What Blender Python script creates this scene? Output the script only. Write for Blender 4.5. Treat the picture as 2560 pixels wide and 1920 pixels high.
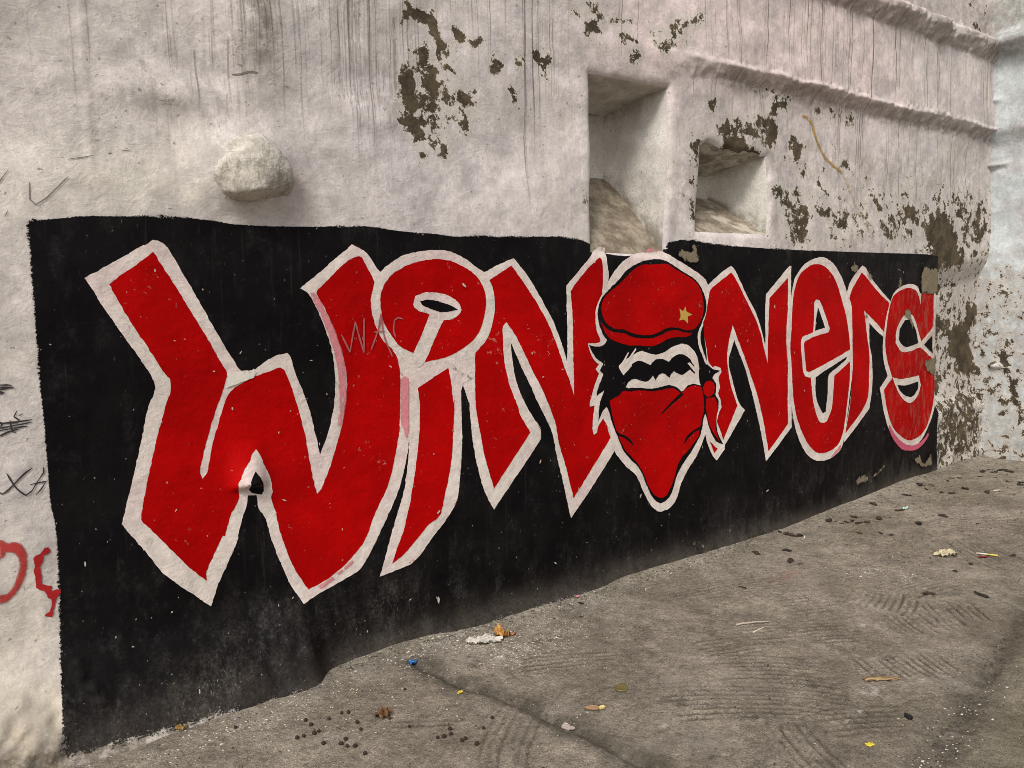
# A painted, weathered plaster wall beside a combed concrete pavement.
import bpy, bmesh, math, random
import numpy as np
from mathutils import Vector, Matrix, geometry

for o in list(bpy.data.objects): bpy.data.objects.remove(o, do_unlink=True)
scene = bpy.context.scene
COL = scene.collection

# ---------------------------------------------------------------- camera
cd = bpy.data.cameras.new('camera'); cam = bpy.data.objects.new('camera', cd); COL.objects.link(cam)
CAM_POS = (0.0, -3.065, 1.55); YAW, PITCH, ROLL = math.radians(35.4), math.radians(6.0), math.radians(1.1)
_f = Vector((math.sin(YAW)*math.cos(PITCH), math.cos(YAW)*math.cos(PITCH), -math.sin(PITCH)))
_r = Vector((math.cos(YAW), -math.sin(YAW), 0)); _u = _r.cross(_f)
_r2 = _r*math.cos(ROLL) - _u*math.sin(ROLL); _u2 = _u*math.cos(ROLL) + _r*math.sin(ROLL)
M = Matrix((_r2, _u2, -_f)).transposed().to_4x4(); M.translation = Vector(CAM_POS)
cam.matrix_world = M
cd.sensor_width = 36; cd.lens = 1923/2560*36; cd.clip_start = 0.05; cd.clip_end = 500
scene.camera = cam

# ---------------------------------------------------------------- overcast daylight
SUN_DIR = Vector((-0.75, -0.55, 0.90)).normalized()          # towards the sun: high, from the left
el = math.asin(SUN_DIR.z); az = math.atan2(SUN_DIR.x, SUN_DIR.y)
world = bpy.data.worlds.new('World'); scene.world = world; world.use_nodes = True
wt = world.node_tree; wt.nodes.clear()
sky = wt.nodes.new('ShaderNodeTexSky'); sky.sky_type = 'NISHITA'; sky.sun_disc = False
sky.sun_elevation = el; sky.sun_rotation = az; sky.dust_density = 4; sky.air_density = 1.0
hs = wt.nodes.new('ShaderNodeHueSaturation'); hs.inputs['Saturation'].default_value = 0.22
bg = wt.nodes.new('ShaderNodeBackground'); bg.inputs[1].default_value = 0.105
wo = wt.nodes.new('ShaderNodeOutputWorld')
wt.links.new(sky.outputs[0], hs.inputs['Color']); wt.links.new(hs.outputs[0], bg.inputs[0]); wt.links.new(bg.outputs[0], wo.inputs[0])
sd = bpy.data.lights.new('sun', 'SUN'); sun = bpy.data.objects.new('sun', sd); COL.objects.link(sun)
sd.energy = 1.5; sd.angle = math.radians(14); sd.color = (1.0, 0.95, 0.88)
sun.rotation_euler = (-SUN_DIR).to_track_quat('-Z', 'Y').to_euler(); sun.location = SUN_DIR*20
scene.cycles.denoising_prefilter = 'NONE'; scene.cycles.filter_width = 0.9
vs = scene.view_settings; vs.view_transform = 'Standard'; vs.look = 'None'; vs.exposure = 0.58; vs.gamma = 1.0

# ---------------------------------------------------------------- relief of the wall (metres)
def _lat(seed):
    return np.random.RandomState(seed).rand(256, 256)
_LATS = {}
def vnoise(x, y, seed=0):
    """smooth value noise in [-1,1]"""
    if seed not in _LATS: _LATS[seed] = _lat(seed)
    L = _LATS[seed]
    x = np.asarray(x, float); y = np.asarray(y, float)
    xi = np.floor(x).astype(int); yi = np.floor(y).astype(int)
    fx = x - xi; fy = y - yi
    fx = fx*fx*fx*(fx*(fx*6-15)+10); fy = fy*fy*fy*(fy*(fy*6-15)+10)
    a = L[xi & 255, yi & 255]; b = L[(xi+1) & 255, yi & 255]
    c = L[xi & 255, (yi+1) & 255]; d = L[(xi+1) & 255, (yi+1) & 255]
    return 2*((a*(1-fx)+b*fx)*(1-fy)+(c*(1-fx)+d*fx)*fy)-1
def sm(a, b, x):
    t = np.clip((np.asarray(x, float)-a)/(b-a), 0, 1)
    return t*t*(3-2*t)
NICHES = [(2.715, 3.280, 1.806, 2.722, 0.47, 2.285), (3.556, 4.183, 1.948, 2.437, 0.43, 2.215)]
def edge_s(z):
    return 6.45 - 0.075*np.asarray(z, float) + 0.012*vnoise(np.asarray(z)*3, 0.5, 21)
def hfun(s, z):
    """how far the wall face stands out towards the street at (s along the wall, z up)"""
    s, z = np.broadcast_arrays(np.asarray(s, float), np.asarray(z, float))
    mural = (1-sm(1.75, 2.0, z))*sm(0.1, 0.4, s)           # the painted part was trowelled smoother
    h = 0.020*vnoise(s*0.9+3, z*1.1, 1) + (0.014-0.007*mural)*vnoise(s*2.7, z*3.1+5, 2)
    h = h + (0.0055-0.0035*mural)*vnoise(s*7.3, z*8.1, 3) + (0.0018-0.0011*mural)*vnoise(s*19, z*21, 4)
    # hump on the upper left, and a raised vertical joint
    h = h + 0.05*np.exp(-((s-0.98+0.25*(z-2.5))/0.16)**2-((z-2.62)/0.22)**2)
    h = h + 0.022*np.exp(-((s-0.70)/0.25)**2-((z-2.33)/0.06)**2)
    h = h + 0.006*np.exp(-((s-0.405-0.02*(z-2.2))/0.010)**2)*sm(1.95, 2.1, z)
    # plaster feathered round the stone that stands out
    h = h + 0.085*np.exp(-(((s-0.925)/0.190)**2+((z-2.085)/0.145)**2)**1.2)
    # lower ledge: upper wall corbelled out over the lower one
    a = sm(2.9, 4.2, s)
    zz = z + 0.012*vnoise(s*2.3, 1.5, 5) + 0.008*vnoise(s*9, 2.5, 6) + 0.010*vnoise(s*27, 2.5, 26)*vnoise(s*3.1, 5.5, 27)
    w = 0.17-0.10*sm(3.0, 3.9, s)
    crisp = np.clip((zz-2.895+w*0.9)/(w*0.9), 0, 1); soft = sm(2.895-w, 2.895, zz)
    h = h + 0.060*sm(2.7, 4.1, s)*(soft*(1-a)+crisp*a)
    h = h + 0.010*a*np.exp(-((zz-2.905)/0.016)**2)*(1+vnoise(s*11, 4.4, 16))
    # upper moulding
    zu = z + 0.016*vnoise(s*2.1, 7.5, 7) + 0.008*vnoise(s*8, 3.5, 8)
    b = sm(3.2, 4.4, s)
    lump = 1+0.32*vnoise(s*9+z*6, z*5, 9)+0.26*vnoise(s*26+z*14, z*7, 19)
    h = h + b*(0.080*lump*np.clip((zu-3.435)/0.09, 0, 1)*(1-sm(3.55, 3.63, zu)) - 0.05*sm(3.58, 3.66, zu))
    h = h + 0.009*vnoise(s*31, z*31, 17)*(b*sm(3.4, 3.45, z)*(1-sm(3.65, 3.7, z)) + a*sm(2.76, 2.82, z)*(1-sm(2.92, 2.96, z)))
    # end of the painted face: the plaster turns back, with a lump at the foot
    e = sm(-0.02, 0.055, s-edge_s(z))
    rec = (1-sm(1.55, 1.80, z-0.12*(s-6.4)))*sm(0.48, 0.72, z+0.05*vnoise(s*5, 1.1, 10))
    h = h - 0.075*e*rec - 0.012*e*(1-sm(0.5, 0.6, z))
    h = h + 0.03*e*np.exp(-((z-0.6)/0.08)**2)+e*(1-sm(0.5, 0.75, z))*(0.02*vnoise(s*7, z*7, 14)+0.010*vnoise(s*17, z*17, 15))
    h = h + 0.015*np.exp(-np.clip(7.30-0.055*z-s, 0, 9)/0.03)
    # swollen foot on the left
    fz = 1-sm(0.02, 0.42, z)
    h = h + 0.115*(1-sm(1.03, 1.16, s-0.10*(0.3-z)))*fz
    h = h + 0.03*(1-sm(0.0, 0.25, s))*(1-sm(0.1, 0.5, z))
    h = h + 0.035*np.exp(-np.clip(z, 0, 9)/0.035)
    # rough cement at the very left, a scar in the panel's corner
    h = h + (1-sm(0.14, 0.24, s))*(1-sm(0.08, 0.36, z))*(0.020*vnoise(s*14, z*14, 11)+0.013*vnoise(s*31, z*31, 12))
    q = np.clip(((s-0.235)*0.075-(z-0.33)*0.17)/0.0345, 0, 1)
    h = h + 0.014*np.exp(-(np.hypot(s-0.235-0.075*q, z-0.33+0.17*q)/0.022)**2)*(1+0.8*vnoise(s*45, z*45, 13))
    # plaster hood round a drain spout, in the middle of the W
    ds = (s-0.888)
    top = np.clip((1.03-z)/0.175, 0, 1)
    h = h + 0.062*np.exp(-np.abs(ds/0.058)**2.6)*top**1.35*sm(0.822, 0.862, z+0.10*np.abs(ds))
    # rounded lips round the two niches
    for (s0, s1, z0, z1, dd, zs) in NICHES:
        dx = np.maximum(np.maximum(s0-s, s-s1), 0); dz = np.maximum(np.maximum(z0-z, z-z1), 0)
        h = h - 0.022*np.exp(-np.hypot(dx, dz)/0.016)
    return h
def warp(s, z):
    """slow wobble of everything drawn along straight lines"""
    k = sm(1.76, 1.86, z)
    head = np.exp(-((z-2.437)/0.045)**2)*sm(3.5, 3.62, s)*(1-sm(4.14, 4.24, s))
    return s + k*0.007*vnoise(s*3.1+9, z*3.3, 31), z + k*0.008*vnoise(s*2.9, z*3.7+4, 32) + head*(0.020*vnoise(s*8, 1.2, 33)+0.010*vnoise(s*21, 1.2, 34))
def surf(s, z):
    """height of the built face at a world point"""
    ws, wz = warp(s, z)
    return hfun(2*s-ws, 2*z-wz)
GUT1 = [(1.5,-.179),(1.515,-.264),(1.57,-.478),(1.628,-.619),(1.69,-.845),(1.721,-.992),(1.76,-1.198),(1.782,-1.369),(1.80,-1.8)]
GUT2 = [(4.3,-1.52),(3.895,-1.599),(3.537,-1.685),(3.222,-1.752),(2.943,-1.806),(2.675,-1.86),(2.491,-1.907),(2.0,-2.02)]
def polydist(x, y, pts):
    d = np.full(np.shape(x), 9.0)
    for (ax, ay), (bx, by) in zip(pts[:-1], pts[1:]):
        vx, vy = bx-ax, by-ay
        t = np.clip(((x-ax)*vx+(y-ay)*vy)/(vx*vx+vy*vy), 0, 1)
        d = np.minimum(d, np.hypot(x-ax-t*vx, y-ay-t*vy))
    return d
def gbase(x, y):
    """ground without its grooves"""
    x, y = np.broadcast_arrays(np.asarray(x, float), np.asarray(y, float))
    g = 0.125*sm(3.8, 7.4, x) + 0.012*vnoise(x*0.9, y*0.9+3, 41) + 0.005*vnoise(x*3, y*3, 42)
    return g*sm(-9.0, -3.5, y) - 0.012*sm(0.9, 0.0, np.abs(y+0.05))*0

# ---------------------------------------------------------------- outlines on the wall, in millimetres (along, up)
PAINT = {
 'panel': [(201,1842),(211,1858),(263,1859),(358,1874),(482,1881),(641,1888),(780,1880),(897,1869),(1053,1869),(1324,1881),(1450,1884),(1563,1872),(1765,1865),(1871,1857),(2003,1865),(2213,1869),(2494,1879),(2631,1868),(2727,1841),(2760,1815),(2955,1793),(3225,1817),(3293,1841),(3302,1879),(3400,1893),(3538,1893),(3742,1875),(4095,1863),(4722,1860),(5466,1862),(6043,1866),(6305,1855),(6362,1476),(6412,841),(6459,54),(5579,45),(4855,33),(3888,0),(3388,-13),(2411,0),(1884,-11),(1514,-36),(1215,3),(1134,5),(1066,14),(917,10),(792,8),(708,42),(590,36),(413,56),(254,66),(177,76),(178,124),(183,210),(197,400),(208,612),(213,784),(203,900),(204,1041),(203,1196),(200,1321),(201,1484),(202,1658),(203,1763)],
 'W_w': [(358,1665),(586,1802),(624,1787),(674,1698),(744,1557),(807,1430),(865,1324),(879,1306),(909,1306),(933,1311),(970,1336),(1020,1359),(1061,1366),(1075,1346),(1095,1278),(1148,1130),(1190,930),(1230,1022),(1258,1133),(1266,1239),(1254,1359),(1225,1458),(1187,1548),(1155,1606),(1123,1625),(1120,1624),(1356,1807),(1418,1774),(1464,1711),(1491,1682),(1577,1350),(1616,1222),(1614,983),(1609,947),(1585,829),(1541,706),(1482,602),(1415,495),(1344,405),(1281,378),(1165,343),(1076,314),(1031,401),(993,508),(966,598),(943,705),(921,745),(914,799),(880,804),(873,767),(857,728),(831,648),(831,638),(743,467),(711,390),(627,476),(553,554),(490,658),(419,775),(432,816),(472,953),(506,1077),(531,1185),(564,1263),(558,1292),(527,1357),(425,1535)],
 'W_r': [(433,1645),(584,1759),(644,1650),(740,1469),(820,1309),(822,1290),(811,1249),(778,1166),(744,1072),(715,978),(704,931),(710,899),(729,921),(753,1016),(781,1104),(808,1181),(834,1228),(907,1272),(1032,1311),(1050,1294),(1093,1168),(1128,1014),(1147,866),(1166,764),(1187,787),(1231,874),(1279,1003),(1298,1064),(1310,1151),(1320,1238),(1302,1339),(1266,1449),(1227,1537),(1189,1604),(1192,1614),(1273,1690),(1332,1739),(1380,1759),(1396,1754),(1426,1701),(1451,1647),(1440,1607),(1433,1553),(1449,1482),(1488,1405),(1538,1352),(1560,1314),(1571,1246),(1569,1167),(1563,983),(1561,988),(1542,891),(1498,755),(1424,626),(1372,524),(1285,446),(1189,392),(1105,368),(1102,368),(1055,455),(1016,568),(991,684),(989,711),(974,774),(979,815),(972,865),(956,904),(940,949),(921,989),(905,975),(889,946),(865,920),(849,884),(838,855),(845,808),(828,771),(810,743),(780,660),(772,662),(705,538),(700,496),(633,573),(531,715),(485,777),(489,806),(525,957),(553,1059),(592,1184),(615,1247),(618,1293),(604,1306),(476,1545)],
 'W_h': [(904,907),(923,874),(940,835),(945,813),(936,800),(895,814),(883,832),(877,869)],
 'i_w': [(1764,1795),(1844,1787),(1919,1756),(1976,1722),(2022,1696),(2066,1630),(2078,1542),(2071,1475),(2035,1388),(1975,1329),(1965,1324),(1960,1203),(1896,1180),(1882,1142),(1882,949),(1882,916),(1865,770),(1846,661),(1827,612),(1777,545),(1693,463),(1633,402),(1574,371),(1430,348),(1491,501),(1527,594),(1572,716),(1597,841),(1609,947),(1613,1217),(1577,1324),(1499,1389),(1455,1462),(1433,1553),(1446,1632),(1475,1686),(1515,1722),(1584,1763),(1673,1785)],
 'i_d': [(1763,1754),(1844,1745),(1919,1716),(1983,1674),(2019,1614),(2028,1554),(2011,1466),(1970,1396),(1904,1349),(1816,1311),(1691,1291),(1636,1336),(1577,1365),(1533,1414),(1494,1476),(1477,1552),(1483,1612),(1518,1667),(1582,1712),(1672,1742)],
 'i_k': [(1638,1560),(1651,1590),(1688,1603),(1749,1605),(1823,1591),(1872,1561),(1892,1523),(1869,1497),(1838,1482),(1795,1478),(1744,1389),(1691,1290),(1664,1271),(1629,1321),(1684,1428),(1722,1506),(1667,1523),(1643,1539)],
 'i_e': [(1671,1567),(1717,1573),(1779,1563),(1840,1541),(1873,1525),(1827,1518),(1784,1516),(1728,1532),(1686,1548)],
 'i_s': [(1815,1259),(1656,1176),(1664,1106),(1660,973),(1655,942),(1629,787),(1599,662),(1562,538),(1517,447),(1494,395),(1562,431),(1687,538),(1744,573),(1771,658),(1807,778),(1832,922),(1845,1105),(1838,1091),(1826,1212)],
 'N_w': [(2022,1696),(2109,1735),(2192,1765),(2198,1764),(2253,1708),(2320,1629),(2392,1524),(2445,1441),(2488,1340),(2523,1246),(2526,1351),(2529,1510),(2529,1633),(2577,1676),(2688,1773),(2767,1833),(2822,1836),(2818,1772),(2831,1673),(2790,1504),(2847,1294),(2865,1106),(2860,807),(2853,736),(2689,558),(2539,414),(2502,555),(2445,777),(2416,894),(2320,1064),(2279,1151),(2172,1359),(2178,1290),(2207,1145),(2265,1024),(2345,915),(2322,937),(2343,911),(2337,856),(2046,548),(1986,670),(1944,872),(1925,1098),(1923,1084),(1895,1177),(1942,1248),(1965,1324),(2035,1388),(2078,1542)],
 'N_r': [(2047,1660),(2181,1730),(2225,1682),(2300,1591),(2357,1513),(2415,1422),(2462,1322),(2505,1215),(2532,1160),(2575,1066),(2569,1169),(2565,1228),(2563,1349),(2565,1509),(2558,1605),(2588,1640),(2686,1729),(2768,1783),(2779,1767),(2788,1702),(2786,1628),(2782,1591),(2826,1504),(2774,1422),(2753,1299),(2780,1154),(2778,986),(2796,899),(2827,811),(2758,736),(2556,521),(2505,703),(2462,832),(2443,931),(2386,1058),(2296,1226),(2231,1344),(2193,1403),(2147,1459),(2127,1439),(2124,1387),(2129,1292),(2158,1149),(2202,1042),(2218,995),(2277,906),(2049,652),(2010,788),(1989,896),(1966,1020),(1959,1095),(1960,1136),(1965,1324),(2022,1377),(2071,1475),(2078,1542),(2065,1603)],
 'M_w': [(2834,1669),(2903,1740),(2961,1778),(3043,1806),(3139,1819),(3263,1826),(3306,1807),(3370,1777),(3466,1738),(3557,1694),(3606,1662),(3627,1630),(3633,1579),(3615,1510),(3597,1442),(3578,1415),(3590,1326),(3607,1256),(3624,1181),(3666,1140),(3679,1147),(3734,1135),(3742,1110),(3722,1083),(3718,1060),(3728,1016),(3711,979),(3736,934),(3745,895),(3718,849),(3705,788),(3724,728),(3773,669),(3773,626),(3704,566),(3670,600),(3627,668),(3598,740),(3572,687),(3527,616),(3474,567),(3435,520),(3395,465),(3373,417),(3339,366),(3293,337),(3241,329),(3204,333),(3174,352),(3130,396),(3084,468),(3043,538),(3002,589),(2943,633),(2889,689),(2850,735),(2826,805),(2816,854),(2774,923),(2736,876),(2729,851),(2707,841),(2699,880),(2705,951),(2713,1000),(2681,995),(2681,1020),(2697,1064),(2712,1109),(2743,1167),(2718,1192),(2747,1219),(2736,1221),(2696,1257),(2667,1316),(2665,1334),(2712,1330),(2753,1336),(2760,1344),(2732,1391),(2724,1444),(2730,1506),(2752,1554),(2781,1591)],
 'M_b': [(2670,1326),(2712,1314),(2764,1314),(2806,1342),(2772,1381),(2749,1431),(2742,1485),(2754,1534),(2781,1575),(2845,1624),(2904,1665),(2961,1716),(3032,1750),(3118,1773),(3234,1779),(3307,1759),(3400,1715),(3497,1675),(3559,1626),(3599,1561),(3608,1511),(3590,1451),(3563,1406),(3537,1361),(3531,1329),(3540,1269),(3567,1221),(3601,1163),(3618,1161),(3673,1129),(3728,1118),(3680,1100),(3660,1078),(3694,1042),(3693,995),(3687,976),(3716,931),(3717,888),(3700,827),(3704,764),(3724,714),(3763,659),(3704,682),(3661,731),(3627,792),(3614,840),(3601,865),(3584,834),(3572,787),(3558,746),(3525,702),(3474,642),(3414,589),(3381,551),(3353,514),(3326,448),(3300,410),(3249,381),(3211,383),(3174,407),(3135,455),(3102,510),(3066,575),(3022,631),(2966,678),(2918,729),(2883,794),(2855,849),(2828,913),(2811,957),(2794,984),(2767,962),(2739,913),(2742,981),(2757,1030),(2782,1076),(2725,1047),(2734,1086),(2774,1163),(2749,1186),(2776,1219),(2776,1221),(2724,1251),(2689,1290)],
 'M_sl': [(3580,1401),(3557,1351),(3561,1281),(3611,1181),(3592,1303)],
 'M_beret': [(3083,1747),(3177,1750),(3275,1754),(3349,1724),(3451,1684),(3525,1644),(3566,1589),(3585,1511),(3570,1452),(3537,1402),(3489,1376),(3428,1374),(3363,1390),(3299,1394),(3248,1385),(3185,1365),(3112,1357),(3053,1361),(2993,1377),(2927,1396),(2861,1403),(2809,1429),(2777,1472),(2771,1521),(2786,1562),(2839,1603),(2910,1644),(2974,1691),(3026,1729)],
 'M_band': [(2761,1447),(2786,1418),(2826,1395),(2873,1381),(2933,1375),(2992,1353),(3064,1341),(3160,1340),(3235,1359),(3298,1376),(3363,1374),(3428,1360),(3482,1358),(3469,1345),(3428,1335),(3330,1337),(3266,1326),(3203,1303),(3142,1294),(3052,1303),(2980,1307),(2896,1325),(2824,1354),(2785,1393)],
 'M_star': [(3425,1512),(3434,1482),(3483,1463),(3443,1453),(3446,1412),(3410,1435),(3370,1432),(3384,1461),(3373,1501),(3405,1485)],
 'M_face': [(2921,1150),(2890,1193),(2900,1206),(2949,1233),(2992,1248),(3040,1267),(3076,1271),(3112,1259),(3161,1247),(3209,1247),(3258,1260),(3316,1284),(3387,1296),(3439,1287),(3492,1253),(3527,1205),(3545,1145),(3543,1123),(3548,1067),(3561,1040),(3495,1054),(3449,1046),(3416,1021),(3396,1016),(3371,1039),(3324,1056),(3291,1065),(3227,1059),(3141,1055),(3044,1068),(2958,1073),(2938,1079),(2960,1107),(2985,1118)],
 'M_eye': [(2914,1138),(2923,1146),(2990,1191),(2990,1201),(3033,1217),(3069,1213),(3111,1198),(3136,1187),(3160,1208),(3191,1219),(3234,1217),(3285,1198),(3316,1221),(3360,1237),(3399,1235),(3453,1209),(3489,1170),(3496,1168),(3510,1116),(3507,1112),(3464,1142),(3400,1114),(3366,1124),(3329,1142),(3301,1121),(3296,1104),(3262,1124),(3236,1137),(3205,1128),(3180,1099),(3158,1127),(3115,1099),(3058,1106),(3003,1121),(2948,1103),(2925,1118)],
 'M_lash': [(3438,1181),(3457,1184),(3515,1144),(3508,1123),(3470,1153)],
 'M_hair1': [(3022,1290),(3027,1281),(2950,1203),(2928,1185),(2926,1201)],
 'M_hair2': [(2962,1271),(2970,1266),(2923,1205),(2902,1187),(2899,1198)],
 'M_mask': [(2817,1016),(2886,1040),(2922,1061),(2969,1052),(3044,1053),(3160,1038),(3241,1040),(3306,1044),(3345,1034),(3396,1005),(3435,1029),(3482,1044),(3535,1040),(3568,1028),(3579,994),(3588,928),(3588,885),(3566,822),(3548,772),(3538,735),(3531,730),(3473,675),(3394,620),(3361,577),(3326,499),(3293,448),(3262,416),(3224,411),(3180,429),(3147,462),(3115,508),(3086,559),(3040,628),(2979,686),(2930,732),(2889,793),(2861,854),(2839,920)],
 'M_f1': [(3390,1007),(3416,1003),(3396,986),(3321,947),(3233,901),(3227,906),(3308,957)],
 'M_f2': [(2858,854),(2889,827),(2931,811),(2973,782),(2994,753),(2988,752),(2955,778),(2912,805),(2872,818)],
 'M_f3': [(3579,801),(3559,780),(3505,765),(3453,735),(3423,706),(3413,705),(3440,746),(3493,775),(3546,791)],
 'M_knot': [(3584,1036),(3607,1058),(3647,1064),(3674,1044),(3680,1010),(3667,978),(3627,962),(3595,984),(3582,1013)],
 'M_tail': [(3608,959),(3681,958),(3707,908),(3700,841),(3690,780),(3703,726),(3728,680),(3669,744),(3634,796),(3617,850),(3604,908)],
 'N2_w': [(3593,1595),(3627,1632),(3754,1715),(3830,1748),(3864,1725),(3962,1583),(4066,1446),(4154,1246),(4147,1424),(4155,1576),(4397,1755),(4417,1755),(4421,1518),(4465,1211),(4433,904),(4436,695),(4175,498),(4144,625),(4063,875),(3986,1069),(3856,1299),(3808,1167),(3839,1069),(3909,908),(3968,853),(3705,570),(3649,654),(3592,766),(3529,978),(3523,1349)],
 'N2_r': [(3654,1609),(3830,1711),(3864,1678),(3977,1525),(4080,1377),(4179,1136),(4177,1374),(4189,1551),(4381,1680),(4382,1489),(4363,1338),(4381,1113),(4393,721),(4199,562),(4141,777),(4062,984),(3936,1218),(3841,1390),(3807,1291),(3794,1168),(3827,1031),(3895,890),(3767,688),(3717,791),(3608,972),(3551,1163),(3590,1439),(3626,1531)],
 'N2_t': [(3641,692),(3712,638),(3680,615)],
 'e_w': [(4407,1488),(4432,1619),(4466,1690),(4563,1772),(4692,1814),(4778,1814),(4895,1766),(4997,1671),(5053,1584),(5118,1464),(5146,1121),(5103,790),(5061,547),(5029,472),(4937,428),(4821,416),(4709,437),(4592,507),(4496,636),(4433,821),(4399,1061),(4381,1215)],
 'e_r': [(4442,1569),(4500,1690),(4598,1752),(4699,1771),(4807,1744),(4928,1649),(5003,1509),(5072,1367),(5109,1212),(5109,1090),(5097,903),(5049,605),(4990,511),(4879,474),(4746,481),(4632,555),(4533,674),(4459,839),(4424,1059),(4408,1265)],
 'e_i': [(4666,1515),(4692,1533),(4729,1529),(4766,1482),(4841,1337),(4832,1310),(4655,1285),(4557,1258),(4549,1238),(4581,1059),(4625,1051),(5112,1178),(5111,1096),(4912,1004),(4906,918),(4898,787),(4851,692),(4806,684),(4749,709),(4679,818),(4646,939),(4634,1013),(4572,1023),(4546,1062),(4514,1250),(4531,1291),(4655,1317),(4663,1411)],
 'e_h1': [(4710,1483),(4787,1344),(4673,1327),(4686,1410)],
 'e_h2': [(4687,1010),(4788,1045),(5065,1131),(5055,1110),(4863,1029),(4837,999),(4834,869),(4827,761),(4793,753),(4726,825),(4691,903)],
 'r_w': [(5054,1574),(5092,1649),(5173,1725),(5237,1767),(5276,1754),(5341,1693),(5473,1604),(5623,1511),(5616,1362),(5551,1240),(5442,1299),(5356,1358),(5358,1212),(5393,1108),(5414,935),(5389,729),(5064,513),(5069,569),(5129,844),(5146,1121),(5107,1399)],
 'r_r': [(5086,1541),(5131,1617),(5233,1720),(5282,1693),(5452,1582),(5602,1500),(5594,1409),(5558,1272),(5421,1368),(5279,1450),(5308,1360),(5329,1258),(5361,1109),(5360,882),(5332,769),(5078,579),(5122,789),(5142,1066),(5131,1343)],
 's_w': [(5562,1386),(5623,1511),(5664,1569),(5754,1614),(5891,1637),(6005,1619),(6055,1565),(6305,1569),(6378,1297),(6398,1038),(6412,843),(6366,609),(6276,492),(6162,391),(6025,363),(5882,400),(5706,506),(5599,662),(5518,869),(5616,955),(5568,1040),(5531,1204)],
 's_r': [(5644,1534),(5733,1580),(5871,1608),(5983,1590),(6042,1530),(6067,1481),(6076,1565),(6275,1564),(6303,1305),(6225,1246),(6104,1177),(6299,1056),(6404,950),(6379,798),(6331,612),(6206,461),(6043,417),(5922,438),(5747,538),(5640,681),(5573,853),(5685,932),(5612,1060),(5564,1202),(5583,1386)],
 's_u': [(5712,1195),(5714,1289),(5788,1380),(5883,1425),(5984,1375),(6072,1252),(6117,1189),(6247,1263),(6289,1280),(6291,1256),(6146,1163),(6312,1068),(6261,1070),(6105,1141),(5952,1124),(5812,1126)],
 's_uh': [(5757,1217),(5761,1299),(5838,1367),(5932,1365),(6018,1278),(6065,1179),(5880,1158),(5807,1179)],
 's_uk': [(6164,1162),(6287,1231),(6319,1086)],
 's_l': [(5684,938),(5823,916),(6097,923),(6137,843),(6082,761),(5982,719),(5881,743),(5787,811)],
 's_lh': [(5760,873),(5894,863),(6089,878),(6092,822),(6005,768),(5902,777),(5808,821)],
 'p1': [(1154,1614),(1186,1609),(1222,1547),(1266,1454),(1302,1349),(1318,1248),(1314,1138),(1294,1038),(1270,1041),(1281,1191),(1272,1301),(1245,1401),(1201,1518)],
 'p2': [(1547,1336),(1569,1309),(1583,1245),(1616,1222),(1611,978),(1608,976),(1583,893),(1584,985),(1568,1023),(1568,1167),(1571,1246)],
 'p3': [(1356,1809),(1377,1805),(1423,1772),(1413,1773),(1366,1797)],
 'p4': [(1096,353),(1189,392),(1284,439),(1363,498),(1337,455),(1261,403),(1173,358)],
 'p5': [(1852,690),(1845,646),(1822,598),(1810,592),(1829,656)],
 'p6': [(1658,426),(1607,385),(1550,365),(1575,385)],
 'p7': [(5647,609),(5777,486),(5928,400),(6070,371),(6208,405),(6302,476),(6265,404),(6144,336),(6006,332),(5863,371),(5708,494)],
 'p8': [(5043,538),(5029,472),(4937,428),(4821,413),(4899,433),(4990,488)],
 'p9': [(2771,1839),(2820,1838),(2827,1823),(2763,1817)],
 'p10': [(3086,1829),(3179,1844),(3238,1837),(3224,1824),(3113,1814)],
 'p11': [(1008,1359),(1061,1368),(1074,1346),(1051,1357)],
 'p12': [(408,1639),(426,1625),(522,1454),(574,1349),(563,1344),(501,1449)],
 'c1': [(3396,1839),(3435,1832),(3482,1824),(3498,1869),(3519,1874),(3532,1852),(3529,1816),(3543,1784),(3531,1761),(3474,1767),(3422,1765),(3402,1791),(3367,1797),(3377,1826)],
 'c2': [(6096,1779),(6150,1766),(6224,1758),(6286,1759),(6343,1669),(6353,1558),(6058,1567),(6047,1690)],
 'c3': [(5071,1757),(5116,1790),(5159,1769),(5191,1742),(5143,1720),(5082,1730)],
 'c4': [(5736,1695),(5772,1661),(5754,1614),(5708,1620)],
 'c5': [(5836,1450),(5919,1442),(5931,1377),(5975,1327),(5941,1293),(5895,1366),(5812,1397)],
 'c6': [(6170,1014),(6352,1065),(6406,921),(6311,917),(6229,948)],
 'c7': [(6058,254),(6148,287),(6187,218),(6235,206),(6325,277),(6350,170),(6217,173),(6118,215)],
 'c8': [(3301,1644),(3327,1657),(3339,1648),(3307,1629)],
 'c9': [(3530,1530),(3565,1539),(3557,1507),(3537,1507)],
 'c10': [(3483,89),(3505,108),(3510,79),(3495,72)],
 'c11': [(3539,92),(3591,58),(3573,43),(3542,63)],
 'c12': [(3786,119),(3829,116),(3820,93),(3799,102)],
 'c13': [(2362,189),(2399,201),(2388,191)],
 'c14': [(5224,211),(5267,234),(5365,236),(5399,219),(5409,194),(5487,224),(5569,248),(5623,277),(5641,262),(5570,224),(5497,202),(5419,181),(5311,180),(5236,175)],
 'c15': [(5276,1754),(5352,1693),(5351,1655),(5291,1704)],
 'c16': [(5281,1439),(5322,1415),(5346,1370),(5295,1394)],
 'c17': [(6178,1040),(6357,1029),(6359,935),(6303,943),(6261,979),(6204,959)],
 'k1': [(1788,1296),(1809,1289),(1878,1236),(1947,1206),(1953,1192),(1878,1225),(1809,1279)],
 'j1': [(821,1278),(831,1296),(867,1306),(884,1301),(890,1289),(900,1310),(908,1291),(924,1311),(932,1298),(925,1277),(846,1252),(816,1242)],
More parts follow.
